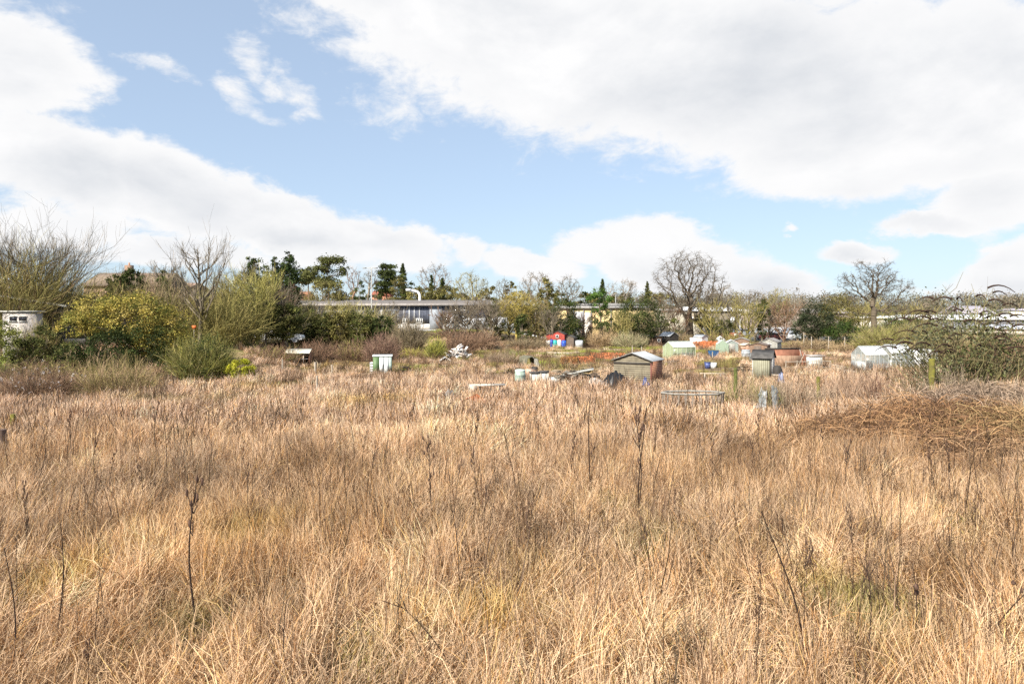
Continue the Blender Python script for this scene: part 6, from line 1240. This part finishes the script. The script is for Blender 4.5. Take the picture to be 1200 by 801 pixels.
    # orange debris
    def bracken(px, py, w, d, h, label, cols, n=1500):
        x, y = hit(px, py); o = empty('orange_netting', x, y, label=label, cat='netting'); g = Geo(); rr = nrng(); lumpy(g, w, d, h, rr, 22, 8, (1, 1, 1), .25, 2.5); g.build('mesh_sheet', solid('orange_mesh', (.45, .15, .06), .7, .25, 6), o, True)
        g = Geo(); leaves(g, np.stack([rr.uniform(-w / 2, w / 2, n), rr.uniform(-d / 2, d / 2, n), rr.uniform(.0, h * 1.2, n)], 1), .16, pal(rr, n, cols), rr); g.build('torn_edges', LEAF(), o)
    OR = [(.52, .18, .07), (.42, .2, .10), (.60, .24, .10), (.28, .15, .08)]
    bracken(681, 426, 2.6, 1.8, .55, 'bright orange netting heap above the black sheeting', OR); bracken(712, 420, 3.6, 1.6, .5, 'longer strip of orange netting just left of the wooden shed roof', OR); bracken(667, 426, 1.6, 1.6, .5, 'brown end of the orange netting, below the red hut', [(.4, .2, .07), (.3, .18, .08)])
    bracken(830, 407, 4.0, 2.0, .75, 'big orange covered heap left of the two little green sheds', [(.62, .24, .10), (.5, .19, .07)]); bracken(808, 402, 2.2, 1.4, .4, 'small orange patch left of the big orange covered heap', OR, 600)
    x, y = hit(844, 403); o = empty('white_cover', x, y, label='white peaked cover behind the big orange covered heap', cat='cover'); g = Geo(); lumpy(g, 2.2, 1.2, 1.2, rng, 12, 6, rough=.1); g.build('sheet', white, o, True)
    for px, py, w, l, c in [(706, 446, 1.4, 'dark heap of rotten boards just left of the wooden shed', [(.07, .06, .045), (.15, .12, .09)]), (655, 444, 1.0, 'brown broken boards above the white cold frames', [(.2, .14, .09), (.3, .24, .17)]), (790, 430, 1.0, 'grey broken boards below the pale green greenhouse', [(.3, .27, .23), (.14, .11, .08)]), (870, 436, 1.2, 'dark boards in the weeds left of the narrow grey boarded shed', [(.12, .09, .06), (.28, .22, .16)]), (935, 446, 1.2, 'weathered boards lying below the rust red pen', [(.3, .24, .18), (.16, .12, .08)]), (985, 438, 1.0, 'pale sticks in the weeds left of the greenhouses', [(.42, .36, .28)]), (600, 440, 1.0, 'brown sticks right of the tiny hutch', [(.25, .18, .12)])]:
        x, y = hit(px, py); KEEP.append((x, y - .3, w * .7)); o = empty('scrap_heap', x, y, label=l, cat='rubbish pile'); g = Geo(); planks(g, 30, w * .9, w, .6, rng, c, .12, .03); g.build('boards', TWIG(), o)
    # black sheeting and scrap
    x, y = hit(722, 455); KEEP.append((x, y, 1.3)); o = empty('black_sheeting', x, y, label='crumpled black plastic sheeting left of the wooden shed', cat='sheeting'); g = Geo(); lumpy(g, 1.9, 1.0, 1.0, rng, 20, 9, rough=.07); g.build('sheet', solid('black_plastic', (.015, .015, .016), .35, .3, 5), o, False)
    x, y = hit(676, 452); KEEP.append((x, y, 1.6)); o = empty('board_stack', x, y, -5, label='long low stack of grey boards left of the black sheeting', cat='timber stack'); g = Geo(); planks(g, 70, 2.2, 1.3, 1.0, rng, [(.16, .14, .11), (.09, .07, .05), (.26, .24, .20)], .2, .04); g.build('boards', TWIG(), o)
    part('top_panel', solid('pale_grey_panel', (.50, .49, .44), .8, .15), o, PR([(-.9, .72), (1.1, 1.12), (1.1, 1.16), (-.9, .77)], -.5, .5)); part('edge_board', solid('dark_wood_and_shade', (.04, .035, .03)), o, B(-1.1, 1.5, -.62, -.56, .62, .74))
    x, y = hit(697, 455); KEEP.append((x, y, .8)); o = empty('grey_sheet', x, y, label='pale grey crumpled sheet between the board stack and the black sheeting', cat='sheet'); g = Geo(); lumpy(g, 1.3, .8, .7, rng, 14, 8, rough=.07); g.build('sheet', solid('pale_grey_sheet', (.34, .32, .29), .8, .15, 4), o, False)
    x, y = hit(756, 459); KEEP.append((x, y, .6)); o = empty('blue_sheet', x, y, label='crumpled blue plastic sheet at the foot of the wooden shed', cat='sheet'); g = Geo(); lumpy(g, .8, .5, .62, rng, 14, 8, rough=.3); g.build('sheet', solid('blue_plastic', (.06, .08, .20), .4, .35, 5), o, False)
    # staked round bin
    x, y = hit(812, 483); KEEP.append((x, y - .7, 2.0)); o = empty('staked_bin', x, y, label='round low bin of grey stakes with a plank rim in the middle of the field', cat='compost bin'); sw = solid('grey_stakes', (.22, .18, .145), .9, .25, 6)
    for i in range(26): a = i / 26 * 6.283; part('stake', sw, o, BAR((1.45 * math.cos(a), .75 * math.sin(a), 0), (1.45 * math.cos(a + .02), .75 * math.sin(a + .02), .92 + .05 * math.sin(i * 3)), .03, 5))
    g = Geo(); pts = [(1.5 * math.cos(a), .8 * math.sin(a), .93) for a in np.linspace(0, 6.283, 9)]
    for a, b in zip(pts[:-1], pts[1:]): bar(g, a, b, .05, 5)
    g.build('rim', solid('pale_grey_rail', (.25, .23, .20), .85, .15, 5), o)
    # greenhouses
    o = greenhouse(783, 72, -68, 1.8, 2.7, 1.25, 1.75, 'small pale green greenhouse with a white roof behind the wooden shed', frame=(.46, .50, .40), a=.55, tone=(.42, .48, .30))
    greenhouse(1006, 60, -82, 1.9, 2.1, 1.35, 2.0, 'aluminium greenhouse with a bright white roof, left one of the joined pair', frame=(.40, .42, .42), a=.22, tone=(.62, .66, .63), side=solid('white_lower_panel', (.50, .52, .50), .5, .06), group='joined greenhouses on the right')
    greenhouse(1036, 60.4, -82, 1.9, 2.1, 1.35, 1.98, 'greenhouse of bare frames and clouded panes, right one of the joined pair', frame=(.45, .47, .47), a=.2, tone=(.6, .64, .6), side=solid('white_lower_panel', (.50, .52, .50), .5, .06), group='joined greenhouses on the right')
    x = X(1070, 62); o = empty('polytunnel', x, 62, label='low white polythene tunnel half hidden by the seed spike bush', cat='tunnel'); pr = [(0.9 * math.cos(t), 1.6 * math.sin(t)) for t in np.linspace(0, math.pi, 11)]; g = Geo(); n = len(pr)
    g.add([(-1.5, a, b) for a, b in pr] + [(1.8, a, b) for a, b in pr], [(i, i + 1, i + 1 + n, i + n) for i in range(n - 1)], (1, 1, 1)); g.build('cover', white, o, True); g = Geo()
    for q in (-1.5, -.4, .7, 1.8):
        for i in range(n - 1): bar(g, (q, pr[i][0] * 1.015, pr[i][1] * 1.015), (q, pr[i + 1][0] * 1.015, pr[i + 1][1] * 1.015), .02, 4)
    g.build('hoops', solid('grey_frame', (.45, .44, .42)), o)
    # little sheds further back
    gw = solid('grey_green_boards', (.22, .25, .23), .8, .12, 5); bw = solid('brown_boards', (.20, .13, .09), .9, .2, 5); gb = solid('grey_boards', (.28, .27, .24), .9, .2, 5)
    greenhouse(847, 84, -12, 1.3, 1.8, 1.1, 1.6, 'little green glazed shed, left one of the touching pair', frame=(.33, .42, .33), a=.6, tone=(.36, .45, .34), n=3); shed(857.5, 84, -14, 1.5, 2.0, 1.25, 1.65, gw, white, 'little grey green shed with a white roof slope, right one of the touching pair', door=gb, keep=False)
    shed(764, 104, 30, 1.5, 2.2, 1.4, 1.75, bw, solid('pale_cream_roof', (.66, .60, .46), .7, .1), 'small brown shed with a pale cream roof, left of the far pair', keep=False); shed(790, 104, 28, 1.7, 2.2, 1.5, 2.05, solid('dark_wood_and_shade', (.04, .035, .03)), solid('blue_grey_felt', (.32, .34, .36), .7), 'dark small shed with a grey blue roof, right of the far pair', keep=False)
    shed(772, 103, 25, 1.0, 1.0, 1.35, 1.5, bw, dkfelt, 'narrow brown hut between the two far sheds', keep=False, win=(-.2, .2, .7, 1.1))
    shed(826, 100, 35, 1.3, 1.4, 1.5, 1.8, whitewood, solid('blue_grey_felt', (.32, .34, .36), .7), 'whitish small shed at the foot of the great oak', keep=False)
    for px, l in [(812, 'white upright sheet left of the whitish small shed, nearest the oak trunk'), (818.5, 'narrow white door leaning beside the whitish small shed')]: o = empty('leaning_door', X(px, 101), 101, 10, label=l, cat='door'); part('board', white, o, PR([(-.02, 0), (.25, 1.3), (.29, 1.3), (.02, 0)], -.35, .35, axis='x')); part('handle', solid('black_steel', (.04, .04, .04)), o, B(.2, .26, .1, .14, .6, .7))
    o = empty('blue_tub', X(836, 76), 76, 5, label='bright blue tub on the plot below the big orange covered heap', cat='tub'); part('tub', solid('bright_blue_plastic', (.02, .10, .24), .4), o, PR([(-.42, 0), (.42, 0), (.5, .6), (-.5, .6)], -.3, .3)); part('rim', solid('bright_blue_plastic', (.02, .10, .24), .4), o, B(-.54, .54, -.34, .34, .602, .65))
    o = empty('blue_tub', X(829, 62), 62, 0, label='small blue tub left of the white bucket in the tan weeds', cat='tub'); KEEP.append((X(831, 62), 60.5, 1.5)); part('tub', solid('blue_plastic', (.06, .08, .20), .4, .35, 5), o, LA([(0, .0), (.22, 0), (.28, .55), (.24, .55), (.2, .4), (0, .4)], 14)); part('rim', solid('blue_plastic', (.06, .08, .20), .4, .35, 5), o, LA([(.28, .552), (.32, .57), (.28, .59)], 14))
    o = empty('white_bucket', X(836, 62), 62, 0, label='white bucket beside the small blue tub in the tan weeds', cat='bucket'); part('bucket', white, o, LA([(0, 0), (.24, 0), (.3, .5), (.27, .5), (.24, .2), (0, .2)], 14)); part('handle', wp, o, BAR((-.3, 0, .5), (0, -.2, .7), .012, 4), BAR((0, -.2, .7), (.3, 0, .5), .012, 4))
    x, y = hit(835, 446); o = empty('plank', x, y, -5, label='pale plank lying in the weeds right of the white bucket', cat='plank'); KEEP.append((x, y, 1.0)); part('board', wd, o, B(-.9, .9, -.1, .1, .5, .55)); part('trestle', wp, o, B(-.6, -.5, -.1, .1, 0, .497), B(.5, .6, -.1, .1, 0, .497))
    # group of sheds in the middle right
    shed(888, 78, -30, 2.0, 2.0, 1.25, 1.5, bw, solid('brown_felt', (.16, .12, .10), .9), 'brown shed with a flat dark roof, left of the round windowed one', door=solid('dark_brown_boards', (.13, .10, .08), .9, .2, 5), keep=False)
    o = shed(901, 82, -32, 1.9, 2.4, 1.45, 1.85, gb, solid('grey_brown_felt', (.26, .24, .22), .9), 'grey shed with a dark window in its gable, rightmost of the cluster', win=(-.22, .22, .9, 1.25), keep=False)
    shed(869, 92, -20, 1.8, 2.2, 1.3, 1.6, bw, solid('grey_brown_felt', (.26, .24, .22), .9), 'low brown roofed shed behind the touching pair', keep=False)
    shed(877, 86, 10, 1.0, 1.0, 1.0, 1.2, solid('pinkish_boards', (.52, .32, .22), .8), solid('pale_cream_roof', (.66, .60, .46), .7, .1), 'small pinkish hut behind the brown flat roofed shed', keep=False)
    butt(874, 72, .45, .9, solid('grey_metal_tank', (.32, .34, .35), .4), 'squat grey metal tank left of the brown flat roofed shed', cat='tank', name='metal_tank'); butt(882, 68, .3, .8, solid('dark_grey_tank', (.16, .17, .17), .5), 'small dark grey drum behind the dark roofed grey shed', cat='drum', name='drum')
    x = X(891, 62); o = empty('white_box', x, 62, label='white lidded box directly behind the dark roofed grey shed', cat='box'); KEEP.append((x, 61.5, 1.1)); part('box', white, o, B(-.5, .5, 0, .6, .3, 1.1)); part('lid', solid('cream_lid', (.8, .78, .7), .5), o, B(-.53, .53, -.04, .64, 1.102, 1.16)); part('stand', wp, o, B(-.45, .45, .05, .55, 0, .297))
    # grey shed with dark roof, near
    Y = 49; x = X(897, Y); KEEP.append((x, Y + .4, 1.5)); o = empty('garden_shed', x, Y, -30, label='narrow grey boarded shed with a dark roof sloping left, nearest of the right hand cluster', cat='shed'); gp = striped('silvery_boards', (.30, .28, .25), (.56, .54, .50), 'Z', 2.8, .85, .15)
    part('side_wall', striped('silver_green_boards', (.15, .14, .09), (.29, .28, .20), 'X', 2.2, .9, .2), o, B(-.85, .35, .0, .05, 0, 1.55)); part('gable_wall', gp, o, B(.352, .40, -.0, 1.3, 0, 1.5), PR([(0.0, 1.502), (.65, 2.0), (1.3, 1.502)], .352, .40, axis='x')); part('back_wall', gp, o, B(-.85, .35, 1.25, 1.3, 0, 1.5), B(-.9, -.852, 0, 1.3, 0, 1.5))
    part('roof', dkfelt, o, PR([(-.15, 1.48), (.65, 2.05), (.65, 2.1), (-.15, 1.54)], -1.0, .5, axis='x'), PR([(1.45, 1.48), (1.45, 1.54), (.65, 2.1), (.65, 2.05)], -1.0, .5, axis='x')); part('corner_post', solid('dark_wood_and_shade', (.04, .035, .03)), o, B(.30, .42, -.06, -.004, 0, 1.5))
    x, y = X(911, 47.5), 47.5; o = empty('dark_drum', x, y, label='dark curved drum leaning right of the narrow grey boarded shed', cat='drum'); part('shell', solid('dark_wood_and_shade', (.04, .035, .03)), o, LA([(0, 0), (.3, 0), (.32, .9), (.2, 1.15), (0, 1.2)], 14)); part('band', wp, o, LA([(.322, .5), (.335, .55), (.322, .6)], 14))
    x, y = X(915, 44), 44.0; KEEP.append((x, y, .6)); o = empty('blue_sheet', x, y, label='pale blue bag at the right foot of the narrow grey boarded shed', cat='bag'); g = Geo(); lumpy(g, .55, .4, 1.0, rng, 12, 8, rough=.12); g.build('bag', solid('pale_blue_plastic', (.20, .22, .32), .4, .15, 5), o, False)
    # rust red panelled pen
    Y = 62; x = X(928, Y); KEEP.append((x, Y, 2.2)); o = empty('panelled_pen', x, Y, 6, label='rust red panelled pen with a dark top edge right of the shed cluster', cat='pen'); rp = solid('rust_red_panels', (.27, .12, .075), .9, .2, 2.5)
    part('back_panel', rp, o, B(-1.7, 1.5, 1.5, 1.55, 0, 1.45)); part('side_panel', rp, o, PR([(0, 0), (1.5, 0), (1.5, 1.42), (0, .8)], 1.5, 1.55, axis='x')); part('front_panel', solid('faded_red_panels', (.28, .18, .12), .9, .2, 2.5), o, B(-1.7, .9, 0, .05, 0, .95)); part('top_rail', solid('dark_wood_and_shade', (.04, .035, .03)), o, B(-1.75, 1.6, 1.45, 1.6, 1.452, 1.56)); part('brace', wp, o, BAR((.9, .0, .85), (1.5, 1.4, 1.4), .04, 5), BAR((.6, .02, 0), (1.2, 0, 1.2), .035, 5))
    # white caged tank
    Y = 60; x = X(957, Y); KEEP.append((x, Y, 1.2)); o = empty('caged_tank', x, Y, 5, label='white caged water tank right of the rust red pen', cat='tank'); part('tank', solid('milky_plastic', (.72, .74, .70), .5, .08), o, B(-.5, .5, .03, .85, .15, 1.05)); g = Geo()
    for i in range(7): q = -.52 + 1.04 * i / 6; bar(g, (q, 0, .1), (q, 0, 1.1), .018, 4)
    for z in (.12, .45, .78, 1.1): bar(g, (-.52, 0, z), (.52, 0, z), .018, 4)
    g.build('cage', wp, o); part('roof_sheet', solid('grey_frame', (.45, .44, .42)), o, B(-.62, .75, -.1, .95, 1.15, 1.18)); part('pallet', wd, o, B(-.55, .55, -.03, .9, 0, .148))
    Yr = 57; g = Geo(); x = X(945, Yr)
    o = empty('rail_fence', x, Yr, label='low broken rail fence between the narrow grey shed and the caged tank', cat='fence')
    for i in range(5): part('post', wp, o, BAR((-1.7 + i * .9, 0, 0), (-1.7 + i * .9 + .05, 0, .95), .04, 5))
    part('rail', wp, o, BAR((-1.8, -.05, .85), (2.0, -.05, .9), .03, 5), BAR((-1.8, -.05, .45), (1.9, -.05, .4), .03, 5))
    # wrapped bundle in the field
    x, y = hit(901, 487); KEEP.append((x, y - .6, 1.4)); o = empty('wrapped_bundle', x, y, label='bundle of dead canes wrapped in torn grey plastic, standing in the field on the right', cat='bundle'); g = Geo(); rr = nrng()
    thicket(g, rr, .75, .55, 1.75, 260, .02, [(.30, .24, .15), (.2, .15, .09), (.16, .15, .06)], 1, None, .8); g.build('canes', TWIG(), o)
    g = Geo(); n = 12; V = []; ths = np.linspace(-2.9, -.5, n)
    for j in range(8):
        for i, t in enumerate(ths): r = (.62 - .26 * j / 7) * (1 + .12 * rr.normal()); V.append((r * math.cos(t), r * math.sin(t) * .8, .3 + 1.0 * j / 7 + .05 * rr.normal()))
    f = [(j * n + i, j * n + i + 1, (j + 1) * n + i + 1, (j + 1) * n + i) for j in range(7) for i in range(n - 1) if not (3 < i < 6) and not (i <= 3 and j > 5) and not (i > 9 and j > 3)]
    g.add(V, f, (1, 1, 1)); g.build('torn_plastic', solid('torn_grey_plastic', (.20, .21, .21), .4, .25, 6), o)
    # lamp post and masts
    Y = 110; x = X(435.5, Y); o = empty('lamp_post', x, Y, label='tall grey lamp post in front of the long building', cat='lamp post'); h = Z(314, Y) - o.location.z; part('pole', solid('galvanised', (.42, .42, .40), .5), o, BAR((0, 0, 0), (0, 0, h), .12, 8, r1=.07)); part('arm', solid('galvanised', (.42, .42, .40), .5), o, BAR((-.9, 0, h), (.7, 0, h + .05), .06, 6))
    for s in (-1.1, .7): part('lamp_head', solid('lamp_grey', (.3, .3, .3)), o, B(s - .3, s + .25, -.18, .18, h - .08, h + .08))
    x = X(721.5, 138); o = empty('lamp_post', x, 138, label='slender pale mast above the warehouse roof', cat='lamp post'); h = Z(345, 138) - o.location.z; part('pole', solid('galvanised', (.42, .42, .40), .5), o, BAR((0, 0, 0), (0, 0, h), .10, 8, r1=.06)); part('lamp_head', solid('lamp_grey', (.3, .3, .3)), o, B(-.3, .5, -.15, .15, h, h + .12))
    # staked netting near the greenhouse and an orange sign in the hedge
    x = X(806, 70); o = empty('stake_netting', x, 70, label='grey staked netting right of the small pale green greenhouse', cat='netting')
    for i in range(4): part('stake', wp, o, BAR((-.6 + i * .4, 0, 0), (-.6 + i * .4, .02, 1.0 + .1 * (i % 2)), .025, 5))
    part('net', polyglass('dark_net', (.16, .17, .15), .45), o, B(-.6, .6, .03, .035, .05, .9))
    x = X(227, 60); o = empty('orange_sign', x, 60, label='small orange panel glimpsed between the yellow shrub and the hedge', cat='sign'); zz = Z(385, 60) - o.location.z; part('panel', solid('orange_panel', (.5, .12, .03), .5), o, B(-.16, .2, 0, .03, zz, zz + .28)); part('pole', wp, o, BAR((0, .06, 0), (0, .06, zz + .3), .03, 5))
    # cars behind the hedge
    for px, c, l in [(322, (.75, .77, .8), 'silver car glimpsed through the gaps under the dense hedge, left one'), (334, (.8, .8, .8), 'white car glimpsed through the gaps under the dense hedge, right one')]: car(px, 82, 5, c, l, z=Z(401, 82))

buildings(); vehicles(); plots(); plants(); stalks(); cover()
for s_ in list(STALKS):
    if not s_.get('label'):
        for ch in list(s_.children): bpy.data.objects.remove(ch)
        bpy.data.objects.remove(s_)
